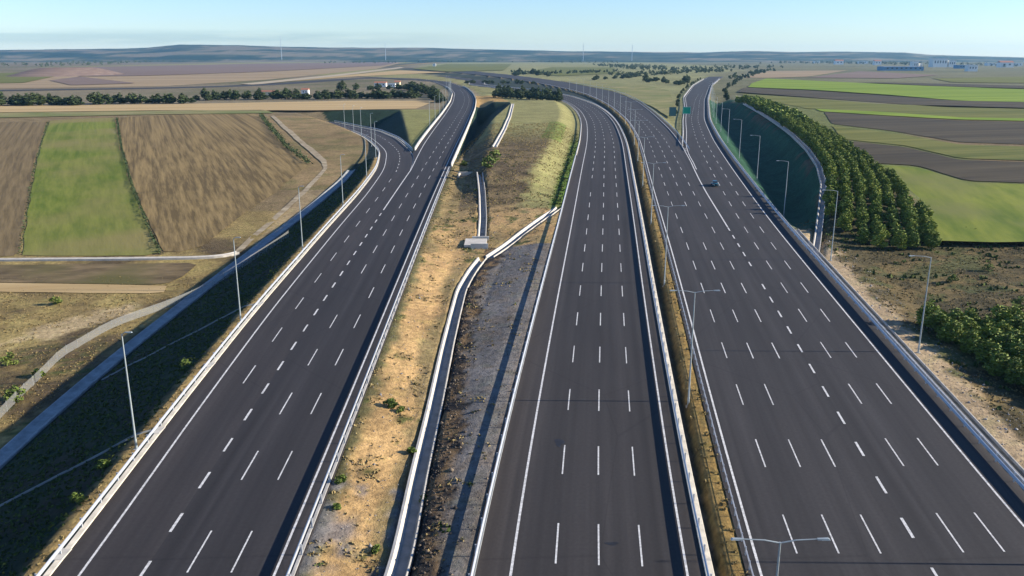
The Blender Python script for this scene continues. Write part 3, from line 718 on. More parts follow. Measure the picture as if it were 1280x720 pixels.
# drain chutes down the left embankment
for i, Y in enumerate((62., 85., 104., 130., 158.)):
    a = float(Lside(Y)); t = float(toe_off(Y))
    root = empty('drain_chute', (a, Y, float(P(Y)))); kindly(root, ['concrete drain chute at the bottom left beside the pale guardrail', 'concrete drain chute beside the nearest lamp post on the embankment', 'concrete drain chute between the two nearest embankment lamp posts', 'concrete drain chute just before the second embankment lamp post', 'farthest concrete drain chute on the dark embankment'][i], 'drain chute', 'drain chutes on the left embankment')
    b = MB(); b.box((.1, 0, .0), (1.1, 1.7, .24)); b.build('inlet', 'concrete_pale', root)
    if i not in (1, 3): continue
    pts = [(-.6-k*1.5, -k*.5, gz(a-.6-k*1.5, Y-k*.5)-float(P(Y))) for k in range(int(t/1.5))]
    v, f = sweep(pts, [(-.1, -.2), (-.1, .2), (-.06, .2), (-.04, .12), (.04, .12), (.06, .2), (.1, .2), (.1, -.2)]); pyd('chute', v, f, 'dark_shade_concrete', root)

# ------------------------------------------------------------------ fields
def cut_poly(pts, step):
    bm = bmesh.new(); vs = [bm.verts.new((x, y, 0)) for x, y in pts]; bm.faces.new(vs)
    y0 = min(p[1] for p in pts); y1 = max(p[1] for p in pts); Y = y0+step
    while Y < min(y1, 520):
        bmesh.ops.bisect_plane(bm, geom=bm.verts[:]+bm.edges[:]+bm.faces[:], plane_co=(0, Y, 0), plane_no=(0, 1, 0)); Y += step
    return bm
def extend(poly):
    out = []; n = len(poly)
    for i, p in enumerate(poly):
        if p[0] >= 1279 or p[0] <= 1:
            for q in (poly[i-1], poly[(i+1) % n]):
                if 1 < q[0] < 1279:
                    k = 520/abs(p[0]-q[0]); p = (p[0]+(p[0]-q[0])*k, p[1]+max(-7, min(7, (p[1]-q[1])*k*.8))); break
            else: p = (p[0]+(520 if p[0] > 600 else -520), p[1])
        out.append(p)
    return out
def field(name, poly, m, prof=P, lift=.08, ext=True):
    w = bps(extend(poly) if ext else poly, prof)
    # wobble the outline a little so that it is not ruler straight
    dense = resample(w+[w[0]], max(4., .012*max(p[1] for p in w)))[:-1]
    dense = [(x+fbm(np.array(x*1.), np.array(Y*1.), 9.)*1.2, Y+fbm(np.array(x+50.), np.array(Y*1.), 9.)*1.2*(Y/250)) for x, Y in dense]
    bm = cut_poly([(float(a), float(c)) for a, c in dense], 8.)
    for v in bm.verts: v.co.z = float(prof(v.co.y))+lift-(.1 if prof is nat else 0)
    bmesh.ops.recalc_face_normals(bm, faces=bm.faces[:])
    for f in bm.faces:
        if f.normal.z < 0: f.normal_flip()
    me = bpy.data.meshes.new(name); bm.to_mesh(me); bm.free()
    o = link(name, me, m); return kindly(o, kind='structure')
def rowang(p, q, prof=P):
    a, b = bp(*p, prof), bp(*q, prof); return math.atan2(b[0]-a[0], b[1]-a[1])
ra = rowang((262, 250), (215, 150), nat)
field_mat('ploughed_brown', (.108, .078, .036), (.235, .168, .074), ra, 1.35, .007, .34)
field_mat('ploughed_left', (.105, .078, .04), (.19, .14, .07), rowang((15, 250), (45, 160), nat), 1.4, .01, .5)
field_mat('green_crop', (.078, .115, .016), (.165, .185, .036), rowang((105, 300), (110, 170), nat), 2.6, .02, .45, patch=(.19, .165, .06), pscale=.018)
field_mat('green_bright', (.078, .120, .016), (.185, .205, .036), rowang((1200, 300), (1120, 215)), 6, .06, .4, patch=(.15, .155, .05), pscale=.03)
field_mat('dark_plough', (.042, .036, .026), (.090, .074, .046), 1.3, 7, .03, .42)
field_mat('olive_crop', (.080, .095, .022), (.165, .16, .045), 1.3, 8, .03, .42)
field_mat('lime_crop', (.105, .17, .014), (.21, .27, .035), 1.3, 14, .03, .5)
field_mat('tan_stubble', (.20, .145, .085), (.33, .25, .145), 1.4, 18, .03, .5, pscale=.006)
field_mat('purple_fallow', (.13, .092, .075), (.21, .155, .12), 1.4, 18, .03, .5, pscale=.006)
field_mat('pale_track', (.30, .25, .17), (.42, .35, .24), 1.4, 6, .05, .5)
field_mat('gravel_track', (.22, .175, .11), (.37, .31, .21), 1.4, 2.5, .5, .4)
field_mat('orange_soil', (.32, .225, .105), (.44, .325, .165), 1.4, 9, .05, .5)
field_mat('scrub', (.085, .064, .036), (.19, .14, .075), 1.5, 3, .3, .4, patch=(.10, .09, .035), pscale=.05)
field_mat('meadow', (.16, .155, .065), (.26, .225, .10), .6, 8, .2, .5, patch=(.13, .15, .05), pscale=.03)
field('ploughed_field', [(147, 147), (230, 143), (322, 142), (334, 158), (352, 180), (384, 206), (345, 240), (300, 270), (250, 310), (207, 318), (190, 286), (168, 235), (153, 185)], 'ploughed_brown', nat, .1)
field('green_field', [(62, 151), (104, 148), (143, 147), (150, 185), (165, 236), (185, 285), (201, 319), (110, 320), (28, 320), (34, 270), (45, 210)], 'green_crop', nat, .1)
field('ploughed_field', [(0, 155), (58, 152), (44, 195), (33, 255), (23, 320), (0, 321)], 'ploughed_left', nat, .1)
field('scrub_field', [(0, 331), (120, 330), (248, 328), (228, 345), (205, 356), (100, 354), (0, 351)], 'scrub', nat, .1)
field('dirt_track', [(0, 352), (110, 355), (208, 357), (203, 367), (100, 366), (0, 363)], 'orange_soil', nat, .12)
field('green_field', [(1080, 205.5), (1145, 209), (1210, 228), (1280, 245), (1280, 302), (1235, 303), (1165, 301), (1140, 272), (1112, 240)], 'green_bright')
field('ploughed_field', [(1055, 175.5), (1130, 184), (1200, 200), (1280, 214), (1280, 243), (1210, 226), (1146, 207), (1078, 203)], 'dark_plough', lift=.1)
field('olive_field', [(1040, 157.5), (1110, 166), (1200, 181), (1280, 193), (1280, 212), (1200, 198), (1130, 182), (1052, 174)], 'olive_crop', lift=.1)
field('ploughed_field', [(1030, 140), (1100, 145), (1200, 151), (1280, 156), (1280, 190), (1200, 178), (1110, 163), (1040, 155)], 'dark_plough', lift=.1)
field('lime_field', [(1020, 136.5), (1100, 140), (1200, 147), (1280, 151), (1280, 155.5), (1200, 150), (1100, 144.2), (1026, 139.5)], 'lime_crop', lift=.25)
field('olive_field', [(925, 117), (1000, 122), (1100, 130), (1280, 142), (1280, 151), (1200, 146.5), (1080, 139), (1010, 136), (965, 127)], 'olive_crop', lift=.1)
field('ploughed_field', [(930, 109.5), (1010, 113), (1100, 119), (1190, 126), (1280, 132), (1280, 141), (1180, 134), (1080, 127), (990, 120), (922, 115)], 'dark_plough', lift=.1)
field('lime_field', [(940, 104), (958, 98), (1060, 103), (1150, 107), (1280, 123), (1280, 131), (1200, 126), (1110, 118.5), (1020, 112.5), (935, 109)], 'lime_crop', lift=.1)
field('ploughed_field', [(1075, 103), (1140, 104), (1280, 113), (1280, 119), (1160, 107.5)], 'dark_plough', lift=.4)
field('fallow_field', [(1010, 97), (1075, 89), (1175, 94), (1120, 98)], 'purple_fallow', lift=.2)
field('green_field', [(1165, 98), (1280, 93), (1280, 104), (1190, 103)], 'olive_crop', lift=.2)
field('stubble_field', [(930, 97), (960, 89), (1060, 88), (1010, 96), (960, 97.5)], 'tan_stubble', lift=.2)
# left plateau
field('dirt_track', [(284, 322), (314, 295), (350, 264), (382, 234), (404, 211), (402, 203), (380, 184), (354, 161), (338, 145), (342, 144), (359, 159), (385, 181), (408, 200), (410, 210), (388, 235), (356, 266), (320, 297), (294, 321)], 'gravel_track', nat, .1)
field('stubble_field', [(0, 100), (40, 92), (200, 85), (420, 80), (505, 78), (470, 86), (330, 100), (200, 108), (0, 112)], 'tan_stubble', lift=.1)
field('fallow_field', [(60, 90), (110, 84), (330, 79.5), (500, 77.5), (480, 82), (330, 90), (180, 95), (100, 96)], 'purple_fallow', lift=.7)
field('fallow_field', [(62, 101), (100, 96), (170, 104.5), (90, 107)], 'purple_fallow', lift=.6)
field('green_field', [(0, 99), (55, 90), (72, 95), (30, 104), (0, 106)], 'olive_crop', lift=.6)
field('dirt_track', [(300, 105.5), (420, 93.5), (500, 84), (506, 85), (425, 95.3), (318, 106.5)], 'pale_track', lift=.6)
field('orange_field', [(330, 104), (420, 95.5), (500, 88), (560, 90.5), (500, 93), (430, 96.6), (380, 100.5)], 'orange_soil', lift=.3)
field('stubble_field', [(0, 133), (200, 130.5), (440, 126), (545, 126), (520, 136), (400, 138), (200, 138), (0, 141)], 'orange_soil', lift=.1)
field('meadow_field', [(0, 141.5), (200, 138.5), (330, 137.5), (345, 141.5), (200, 143), (0, 151)], 'meadow', lift=.1)
field('green_field', [(650, 91), (690, 84), (768, 84.5), (770, 92), (700, 95)], 'olive_crop', lift=.3)
field('meadow_field', [(700, 101), (760, 103), (815, 108), (836, 113), (842, 128), (838, 148), (815, 133), (770, 115), (720, 105)], 'meadow', lift=.08)
field('meadow_field', [(515, 86), (560, 80), (640, 80), (630, 88), (560, 90)], 'olive_crop', lift=.6)

# ------------------------------------------------------------------ foliage
def leaves(n, shape, size, seed, flat=.5, shell=.55):
    """many small leaf sprays; shape(u) maps unit-sphere samples to positions, returns (verts, quads, tone)"""
    r = np.random.default_rng(seed)
    c = shape(r, n)
    d = r.normal(size=(n, 3)); d /= np.linalg.norm(d, axis=1, keepdims=True)
    a = np.cross(d, np.array([.3, .2, .9])); a /= np.linalg.norm(a, axis=1, keepdims=True); b = np.cross(d, a)
    s = size*r.uniform(.6, 1.35, (n, 1))
    v = np.stack([c-a*s-b*s*flat, c+a*s-b*s*flat*.6, c+a*s*.8+b*s*flat, c-a*s*.9+b*s*flat*.8], 1).reshape(-1, 3)
    q = np.arange(4*n).reshape(n, 4); tone = np.repeat(np.clip(r.normal(.5, .22, n), 0, 1), 4)
    return v, q, tone
def leaf_mesh(name, v, q, tone, m):
    me = npmesh(name, v, q); at = me.attributes.new('tone', 'FLOAT', 'POINT'); at.data.foreach_set('value', tone.astype(np.float32)); me.materials.append(MATS[m]); return me
def crown_shape(rad, h0, h1, lobes, seed, cone=.5):
    rr = np.random.default_rng(seed)
    L = []
    for k in range(lobes):
        t = (k+.5)/lobes; zc = h0+(h1-h0)*(.12+.8*t)
        w = rad*(math.sin(math.pi*min(.97, .22+.72*t))**.7)*(1-cone*t)
        a = rr.uniform(0, 6.28)+k*2.4
        L.append((w*.55*math.cos(a), w*.55*math.sin(a), zc, max(.35, w*.62), (h1-h0)*.17*rr.uniform(.8, 1.25)))
    L = np.array(L); wts = L[:, 3]**2; wts /= wts.sum()
    def f(r, n):
        k = r.choice(len(L), n, p=wts); d = r.normal(size=(n, 3)); d /= np.linalg.norm(d, axis=1, keepdims=True)
        q = r.uniform(.55, 1.05, (n, 1))**.6
        return L[k, :3]+d*q*np.stack([L[k, 3], L[k, 3], L[k, 4]], 1)
    return f
def trunk_mesh(h, r, seed, limbs=6, h0=.3, reach=1.2):
    rr = random.Random(seed); b = MB()
    b.tube([(0, 0, -.3), (rr.uniform(-.05, .05), rr.uniform(-.05, .05), h*.35), (rr.uniform(-.1, .1), rr.uniform(-.1, .1), h*.7), (0, 0, h*.94)], [r*1.25, r, r*.65, r*.2], 7)
    for k in range(limbs):
        t = h0+(.88-h0)*k/limbs; a = k*2.4+rr.random(); l = reach*(1.1-t)*rr.uniform(.8, 1.2)
        b.tube([(0, 0, h*t), (l*.5*math.cos(a), l*.5*math.sin(a), h*t+.25*l), (l*math.cos(a), l*math.sin(a), h*t+.55*l)], [r*.4, r*.25, r*.08], 5)
    return b.mesh('trunk', 'bark')
PINES = []
for s in range(6):
    h = (5.6, 5.1, 6.2, 5.4, 4.8, 5.8)[s]; rad = (2.25, 2.35, 2.2, 2.1, 2.2, 2.4)[s]
    v, q, t = leaves(1300, crown_shape(rad, .5, h, 16, 100+s, .34), .25, 200+s)
    PINES.append((trunk_mesh(h, .13, s), leaf_mesh('crown', v, q, t, 'pine_needles'), h))
BROAD = []
for s in range(5):
    h = (6.5, 5.2, 8.0, 4.4, 7.0)[s]; rad = (2.7, 2.8, 2.4, 2.4, 1.9)[s]
    v, q, t = leaves(620, crown_shape(rad, .5, h, 11, 300+s, .25), .42, 400+s)
    BROAD.append((trunk_mesh(h, .18, 20+s, 5), leaf_mesh('crown', v, q, t, 'dark_leaves'), h))
SHRUBS = []
for s in range(4):
    h = (1.0, 1.4, .8, 1.8)[s]; rad = (.8, 1.0, .7, 1.1)[s]
    v, q, t = leaves(260, crown_shape(rad, .0, h, 6, 500+s, .2), .14, 600+s)
    SHRUBS.append((trunk_mesh(h*.8, .04, 40+s, 4, .2, rad), leaf_mesh('crown', v, q, t, 'shrub_leaves'), h))
def plant(kind, lib, k, x, Y, sc, label, cat, group=None, wide=1., z=None, part=('trunk', 'crown')):
    tm, cm, h = lib[k % len(lib)]
    root = empty(kind, (x, Y, (gz(x, Y) if z is None else z)-.03), random.uniform(0, 6.28)); root.scale = (sc*wide, sc*wide, sc)
    kindly(root, label, cat, group); link(part[0], tm, None, root); link(part[1], cm, None, root); return root

# pine plantation right of the exit road
lastrow = {}; cnt = 0
TR = []
for row in range(19):
    off = 2.0+row*3.6
    Y = 166.+random.uniform(-1, 1)+(22 if row < 1 else 0)
    while Y < 640:
        Y += 4.3*random.uniform(.9, 1.12)*(1 if Y < 400 else 1.5)
        x = float(rail_D(Y)+d2tab(Y)+off+random.uniform(-.4, .4))
        if x < rx(Y)-1. and random.random() > .07 and x-rail_D(Y) > 11: TR.append((row, Y, x))
TR.sort(key=lambda t: t[1]); TRfar = TR[262:]; TR = TR[:262]
rows = {}
for row, Y, x in TR: rows.setdefault(row, []).append((Y, x))
for row in sorted(rows):
    for i, (Y, x) in enumerate(rows[row]):
        plant('pine_tree', PINES, random.randrange(6), x, Y, random.uniform(.62, .84), 'green pine in the %s plantation row from the motorway ditch, %s from the near end' % (ordn(row+1), ordn(i+1)), 'tree', 'pines of the roadside plantation', random.uniform(.92, 1.12))
V = []; Q = []; T = []; nb = 0
for k, (row, Y, x) in enumerate(TRfar):
    sc = random.uniform(.75, 1.); v, q, t = leaves(170, crown_shape(2.2*sc, .4, 5.4*sc, 8, k, .34), .6, 7000+k)
    V.append(v+np.array([x, Y, gz(x, Y)])); Q.append(q+nb); T.append(t); nb += len(v)
if V: kindly(link('far_plantation', leaf_mesh('far_plantation', np.concatenate(V), np.concatenate(Q), np.concatenate(T), 'pine_needles')), kind='stuff')
# pine clump lower right
c0 = bp(1138, 412, P, -1.3); c1 = bp(1285, 500, P, -1.3); c2 = bp(1285, 395, P, -1.3); c3 = bp(1140, 378, P, -1.3)
ex = ((c1[0]-c0[0]), (c1[1]-c0[1])); le = math.hypot(*ex); ux, uy = ex[0]/le, ex[1]/le
for row in range(6):
    i = 0; n = int(le*1.7/3.5)
    for k in range(n):
        s = 1.0+k*3.5+random.uniform(-.5, .5)+(row % 2)*1.7; t = 1.8+row*3.5+random.uniform(-.5, .5)
        x = c0[0]+ux*s-uy*t; Y = c0[1]+uy*s+ux*t
        if x-rail_D(Y) < 7 or Y > c3[1]+2.5-(.15*k) or (row > 3 and random.random() < .25): continue
        i += 1
        plant('pine_tree', PINES, random.randrange(6), x, Y, random.uniform(.60, .76), 'bushy pine in the lower right clump, %s row back, %s from the lamp post' % (ordn(row+1), ordn(i)), 'tree', 'pines of the lower right clump', random.uniform(1.2, 1.42))

# hedgerow trees far behind the fields, in view from left to right
def treerow(pix, n, label, group, sc=(.8, 1.25), jit=5., dz=0., cat='tree', lib=BROAD, kind='broadleaf_tree', wide=(.9, 1.3)):
    w = bps(pix, P); pts = resample(w, .5); L = len(pts)
    for i in range(n):
        x, Y = pts[min(L-1, int((i+.5+random.uniform(-.35, .35))/n*L))]
        x += random.uniform(-1, 1)*jit*.4; Y += random.uniform(-1, 1)*jit
        plant(kind, lib, random.randrange(len(lib)), x, Y, random.uniform(*sc), label % ordn(i+1), cat, group, random.uniform(*wide))
treerow([(-120, 134), (0, 132), (110, 131)], 44, 'dark tree in the hedgerow above the left fields, %s from its left end', 'hedgerow above the left fields', (.85, 1.25), 9, wide=(1.4, 2.0))
treerow([(116, 130), (160, 129), (210, 129), (240, 129)], 20, 'dark tree in the hedgerow above the ploughed field, %s from its left end', 'hedgerow above the ploughed field', (.75, 1.2), 8, wide=(1.4, 2.0))
treerow([(248, 125), (330, 124), (440, 123.5), (520, 122.5)], 46, 'dark tree in the belt below the far roadside buildings, %s from its left end', 'tree belt below the far buildings', (.85, 1.25), 8, wide=(1.3, 1.9))
treerow([(425, 113), (480, 112), (515, 112.5), (540, 119), (552, 129)], 30, 'tree on the outer bank of the left road bend, %s from its left end', 'trees on the outer bank of the left bend', (.9, 1.4), 7, wide=(1.4, 2.0))
treerow([(575, 104), (640, 103.5), (668, 104)], 12, 'small dark tree behind the far bend of the left road, %s from the left', 'trees behind the far bend', (.6, .85), 8, wide=(1.8, 2.4))
treerow([(618, 121.5), (660, 124), (704, 127)], 22, 'dark tree in the front of the block on the mound, %s from its left end', 'tree block between the carriageways', (.85, 1.05), 2., wide=(1.25, 1.6))
treerow([(620, 116), (660, 118), (700, 121)], 14, 'dark tree at the back of the block on the mound, %s from its left end', 'tree block between the carriageways', (.9, 1.1), 4., wide=(1.25, 1.6))
treerow([(735, 100), (775, 98), (800, 95)], 12, 'dark shrub in the far hedge over the right bend, %s from the left', 'far hedge over the right bend', (.8, 1.1), 12, wide=(1.8, 2.4))
treerow([(802, 103), (815, 101), (850, 106), (862, 101)], 11, 'tree in the group between the main road and exit road, %s from the left', 'trees between the main road and exit road', (1.0, 1.5), 12, wide=(1.3, 1.8))
treerow([(844, 143), (846, 130), (850, 118), (860, 108), (876, 99)], 14, 'low tree along the left edge of the exit road, %s from the near end', 'trees along the left edge of the exit road', (.4, .6), 1.5, wide=(1., 1.2))
treerow([(905, 125), (908, 112), (920, 103), (935, 95)], 16, 'tree right of the far exit road, %s from the near end', 'trees right of the far exit road', (.6, 1.), 4)
treerow([(640, 95), (660, 92), (690, 96)], 8, 'dark tree beside the far green field, %s from the left', 'trees beside the far green field', (1.2, 1.7), 14, wide=(1.6, 2.2))
# far woods that read as one mass
def woods(name, pix, n, seed, h=8., spread=60):
    w = bps(pix, P); pts = resample(w, 4.); r = np.random.default_rng(seed); V = []; Q = []; T = []; b = 0
    for i in range(n):
        x, Y = pts[r.integers(len(pts))]; x += r.uniform(-1, 1)*spread*.5; Y += r.uniform(-1, 1)*spread
        hh = h*r.uniform(.6, 1.3); v, q, t = leaves(60, crown_shape(hh*.55, .2, hh, 5, int(r.integers(1e6)), .2), 1.1, int(r.integers(1e6)))
        V.append(v+np.array([x, Y, float(P(Y))])); Q.append(q+b); T.append(t); b += len(v)
    o = link(name, leaf_mesh(name, np.concatenate(V), np.concatenate(Q), np.concatenate(T), 'dark_leaves')); kindly(o, kind='stuff'); return o
woods('far_woods', [(770, 82), (830, 88), (900, 86), (960, 84)], 170, 5, 9, 160)
woods('far_woods', [(960, 79.5), (1050, 79), (1100, 80), (1280, 84)], 170, 6, 12, 300)
woods('far_woods', [(0, 84), (60, 82), (160, 78), (300, 76)], 150, 7, 12, 300)
woods('far_woods', [(645, 91), (690, 92.5), (765, 90)], 45, 9, 6, 30)
woods('far_woods', [(775, 95), (830, 92), (900, 89)], 90, 10, 7, 60)
woods('far_woods', [(915, 99), (935, 93), (965, 88)], 40, 11, 6, 25)
woods('far_woods', [(430, 79), (520, 78), (640, 77), (760, 79)], 120, 8, 11, 300)

# shrubs at the near verges
def shrub(px, py, dz, k, sc, label, prof=P): 
    x, Y = bp(px, py, prof, dz); plant('shrub', SHRUBS, k, x, Y, sc, label, 'shrub', 'shrubs on the verges')
shrub(611, 222, 0., 1, 2.3, 'tall yellow green shrub beside the straight drain at the mound')
shrub(618, 213, 0., 3, 2.0, 'dark green shrub behind the tall shrub at the mound')
shrub(580, 205, 0., 0, 1.7, 'pale round shrub by the headwall of the left road')
shrub(426, 604, -.2, 0, .8, 'green weed clump between the left guardrail and the sand')
shrub(420, 637, -.2, 2, .8, 'low dark weed clump at the guardrail on the sandy strip')
shrub(488, 508, -.6, 2, 1.25, 'green weed patch in the middle of the sandy strip')
shrub(500, 514, -.7, 0, .7, 'small weed just right of the green weed patch on the sand')
shrub(514, 566, -1., 2, .9, 'green weed on the left lip of the long drain')
shrub(472, 688, -.8, 2, .8, 'sprawling weed near the drain at the bottom of the sandy strip')
shrub(530, 622, -1., 0, .75, 'bright green weed right of the long drain')
shrub(98, 628, -.4, 1, .8, 'green bush beside the pale guardrail above the dark slope')
shrub(130, 582, -.4, 0, .9, 'small bush below the nearest embankment lamp post')
shrub(232, 457, -.6, 3, .8, 'upright green bush on the dark embankment slope')
shrub(1272, 385, -1.2, 3, 1.2, 'dark bush at the right edge above the pine clump')
shrub(1190, 352, -1.2, 1, 1.1, 'dark scrub bush on the brown ground right of the lamp post')
shrub(1235, 338, -1.2, 3, .9, 'dark scrub bush on the brown ground under the green field')
shrub(20, 500, 0, 1, 1.5, 'dark green bush by the fence at the left edge', nat)
shrub(12, 455, 0, 3, 1.3, 'dark bush above the fence at the left edge', nat)
shrub(48, 470, 0, 0, 1.3, 'brownish bush left of the fence', nat)
shrub(70, 380, 0, 1, 1.2, 'dark bush below the dirt track', nat)
# hedge between the green field and the ploughed field
hp = smooth_pl(bps([(146, 148), (152, 186), (166, 236), (186, 286), (201, 318)], nat), 2.)
def hedge(label, pts, n, w, h, seed, m='dark_leaves', size=.3):
    r = np.random.default_rng(seed); p = np.array(pts); k = r.uniform(0, len(p)-1.01, n); i = k.astype(int); f = (k-i)[:, None]
    c = p[i]*(1-f)+p[i+1]*f; hv = h*(.6+.8*vnoise(c[:, 1]/5., c[:, 0]*0+seed))
    c = c+r.normal(0, w*.4, (n, 2)); z = nat(c[:, 1])-.1+r.uniform(0, 1, n)*hv
    C3 = np.stack([c[:, 0], c[:, 1], z], 1); v, q, t = leaves(n, lambda rr, nn: C3, size, seed)
    o0 = v.mean(0); root = empty('hedge', (p[0][0], p[0][1], float(nat(p[0][1])))); kindly(root, label, 'hedge')
    me = leaf_mesh('foliage', v-np.array(root.location), q, t, m); link('foliage', me, None, root)
    for a in range(0, len(pts), 3):
        x, Y = pts[a]; b = MB(); b.tube([(x-root.location.x, Y-root.location.y, float(nat(Y))-root.location.z-.3), (x-root.location.x+.1, Y-root.location.y, float(nat(Y))-root.location.z+h*.6)], [.05, .02], 5); b.build('stem', 'bark', root)
hedge('dark low hedge between the green field and the ploughed field', hp, 3800, .5, .95, 3, size=.22)
hedge('thin broken hedge left of the green field', smooth_pl(bps([(60, 153), (52, 180), (44, 205), (34, 262), (25, 318)], nat), 2.), 700, .6, .7, 4, size=.22)
hedge('dark scrub line on the bank at the far end of the ploughed field', smooth_pl(bps([(326, 145), (338, 160), (356, 182), (386, 205)], nat), 2.), 2600, 1.4, 1.6, 5)

# grass tufts and weeds
def tufts(name, n, box, keep, size, m, seed, hgt=1.):
    r = np.random.default_rng(seed); x = r.uniform(box[0], box[1], n); Y = box[2]+(box[3]-box[2])*r.random(n)**1.35
    k = keep(x, Y, r); x, Y = x[k], Y[k]; z = G(x, Y); n = len(x)
    B = 4; x = np.repeat(x, B)+r.normal(0, size*.45, n*B); Y = np.repeat(Y, B)+r.normal(0, size*.45, n*B); z = np.repeat(z, B)
    a = r.uniform(0, 6.28, n*B); s = size*r.uniform(.5, 1.3, n*B); h = s*hgt*r.uniform(.6, 1.3, n*B); lx, ly = r.normal(0, .3, n*B)*s, r.normal(0, .3, n*B)*s
    dx, dy = np.cos(a)*s*.5, np.sin(a)*s*.5
    v = np.stack([np.stack([x-dx, Y-dy, z-.05], 1), np.stack([x+dx, Y+dy, z-.05], 1), np.stack([x+dx*.6+lx, Y+dy*.6+ly, z+h], 1), np.stack([x-dx*.6+lx, Y-dy*.6+ly, z+h*.85], 1)], 1).reshape(-1, 3)
    q = np.arange(4*n*B).reshape(-1, 4); t = np.repeat(np.clip(r.normal(.5, .25, n*B), 0, 1), 4)
    o = link(name, leaf_mesh(name, v, q, t, m)); kindly(o, kind='stuff')
eL = lambda x, Y: Lside(Y)-x
tufts('dry_grass', 22000, (-110, -37, 35, 240), lambda x, Y, r: ((eL(x, Y) > .4) & (eL(x, Y) < 1.8)) | ((eL(x, Y) > toe_off(Y)+4) & (Y < 175) & (fbm(x, Y, 5.) > -.08)), .22, 'dry_grass', 1, .55)
tufts('slope_grass', 20000, (-75, -36, 35, 300), lambda x, Y, r: (eL(x, Y) > 1.8) & (eL(x, Y) < toe_off(Y)-.8), .26, 'green_grass', 2, .6)
def kAB(x, Y, r):
    a = x-rail_A(Y); b = rail_B(Y)-x; q, s = seg_dist(x, Y, dF0); return (a > .5) & (b > 1.4) & (q > 1.7) & (((s < 0) & (fbm(x, Y, 3.) > .02)) | ((s >= 0) & (fbm(x, Y, 2.) > .13)) | ((Y > 215) & (fbm(x, Y, 4.) > -.02))) & (Y < 400)
tufts('verge_grass', 32000, (-20, 35, 40, 400), kAB, .24, 'dry_grass', 3, .6)
tufts('verge_weeds', 4200, (-20, 35, 45, 280), lambda x, Y, r: kAB(x, Y, r) & (fbm(x+40, Y, 3.) > .08), .32, 'green_grass', 4, .7)
tufts('median_grass', 9000, (8, 75, 40, 330), lambda x, Y, r: (rail_C(Y)-x > .25) & (rail_C(Y)-x < 2.3), .26, 'dry_grass', 5, .8)
tufts('scrub_grass', 24000, (48, 130, 40, 215), lambda x, Y, r: (x-rail_D(Y) > 4.5) & ((Y < 186) | (x-rail_D(Y) < d2tab(Y)-1.5)) & (fbm(x, Y, 4.) > -.1) & (Y < 200), .22, 'dry_grass', 6, .55)
tufts('scrub_weeds', 4500, (48, 130, 40, 195), lambda x, Y, r: (x-rail_D(Y) > 5.5) & (fbm(x+9, Y, 5.) > .06) & (Y < 186), .45, 'green_grass', 7, .8)
def kMound(x, Y, r):
    b = rail_B(Y)-x; return (b > .6) & (b < 3.6+2*fbm(x, Y, 4.)) & (Y > 212)
tufts('mound_grass', 5000, (5, 42, 212, 380), kMound, .4, 'green_grass', 8, .6)

def stones(name, n, box, keep, size, m, seed):
    r = np.random.default_rng(seed); x = r.uniform(box[0], box[1], n); Y = box[2]+(box[3]-box[2])*r.random(n)**1.3
    k = keep(x, Y, r); x, Y = x[k], Y[k]; z = G(x, Y); n = len(x); s = size*r.lognormal(0, .5, n)
    u = np.array([(1, 0, 0), (0, 1, 0), (-1, 0, 0), (0, -1, 0), (0, 0, 1), (0, 0, -1)], float)
    v = (np.stack([x, Y, z], 1)[:, None, :]+u[None]*s[:, None, None]*r.uniform(.5, 1.2, (n, 6, 1))+r.normal(0, .15, (n, 6, 3))*s[:, None, None]).reshape(-1, 3)
    t = np.array([(0, 1, 4), (1, 2, 4), (2, 3, 4), (3, 0, 4), (1, 0, 5), (2, 1, 5), (3, 2, 5), (0, 3, 5)])
    f = (t[None]+np.arange(n)[:, None, None]*6).reshape(-1, 3); me = npmesh(name, v, f)
    at = me.attributes.new('tone', 'FLOAT', 'POINT'); at.data.foreach_set('value', np.repeat(np.clip(r.normal(.4, .3, n), 0, 1), 6).astype(np.float32)); me.materials.append(MATS[m]); kindly(link(name, me), kind='stuff')
mat('rubble_stone', rough=.95, build=leaf_build((.03, .027, .025), (.10, .08, .06), (.30, .24, .17)), spec=.1)
mat('gravel_stone', rough=.95, build=leaf_build((.10, .09, .085), (.20, .19, .18), (.34, .32, .30)), spec=.1)
def kF(x, Y, r):
    q, sd = seg_dist(x, Y, dF0); return (sd >= 0) & (q > 1.2) & (q < 4.2) & (r.random(len(x)) < np.clip(1.3-(q-1.2)/2.6, 0, 1))
stones('rubble', 15000, (-12, 12, 38, 150), kF, .11, 'rubble_stone', 11)
def kGr(x, Y, r):
    q, sd = seg_dist(x, Y, dF0); return (sd >= 0) & (q > 3.) & (rail_B(Y)-x > .5) & (Y < 200)
stones('gravel', 4500, (-12, 18, 38, 200), kGr, .06, 'rubble_stone', 12)
stones('sand_stones', 7000, (-22, 6, 38, 200), lambda x, Y, r: (x-rail_A(Y) > .8) & (seg_dist(x, Y, dF0)[1] < 0) & (seg_dist(x, Y, dF0)[0] > 1.1), .055, 'gravel_stone', 13)
stones('bank_stones', 9000, (46, 75, 38, 175), lambda x, Y, r: (x-rail_D(Y) > 2.2) & (x-rail_D(Y) < 9), .075, 'gravel_stone', 14)
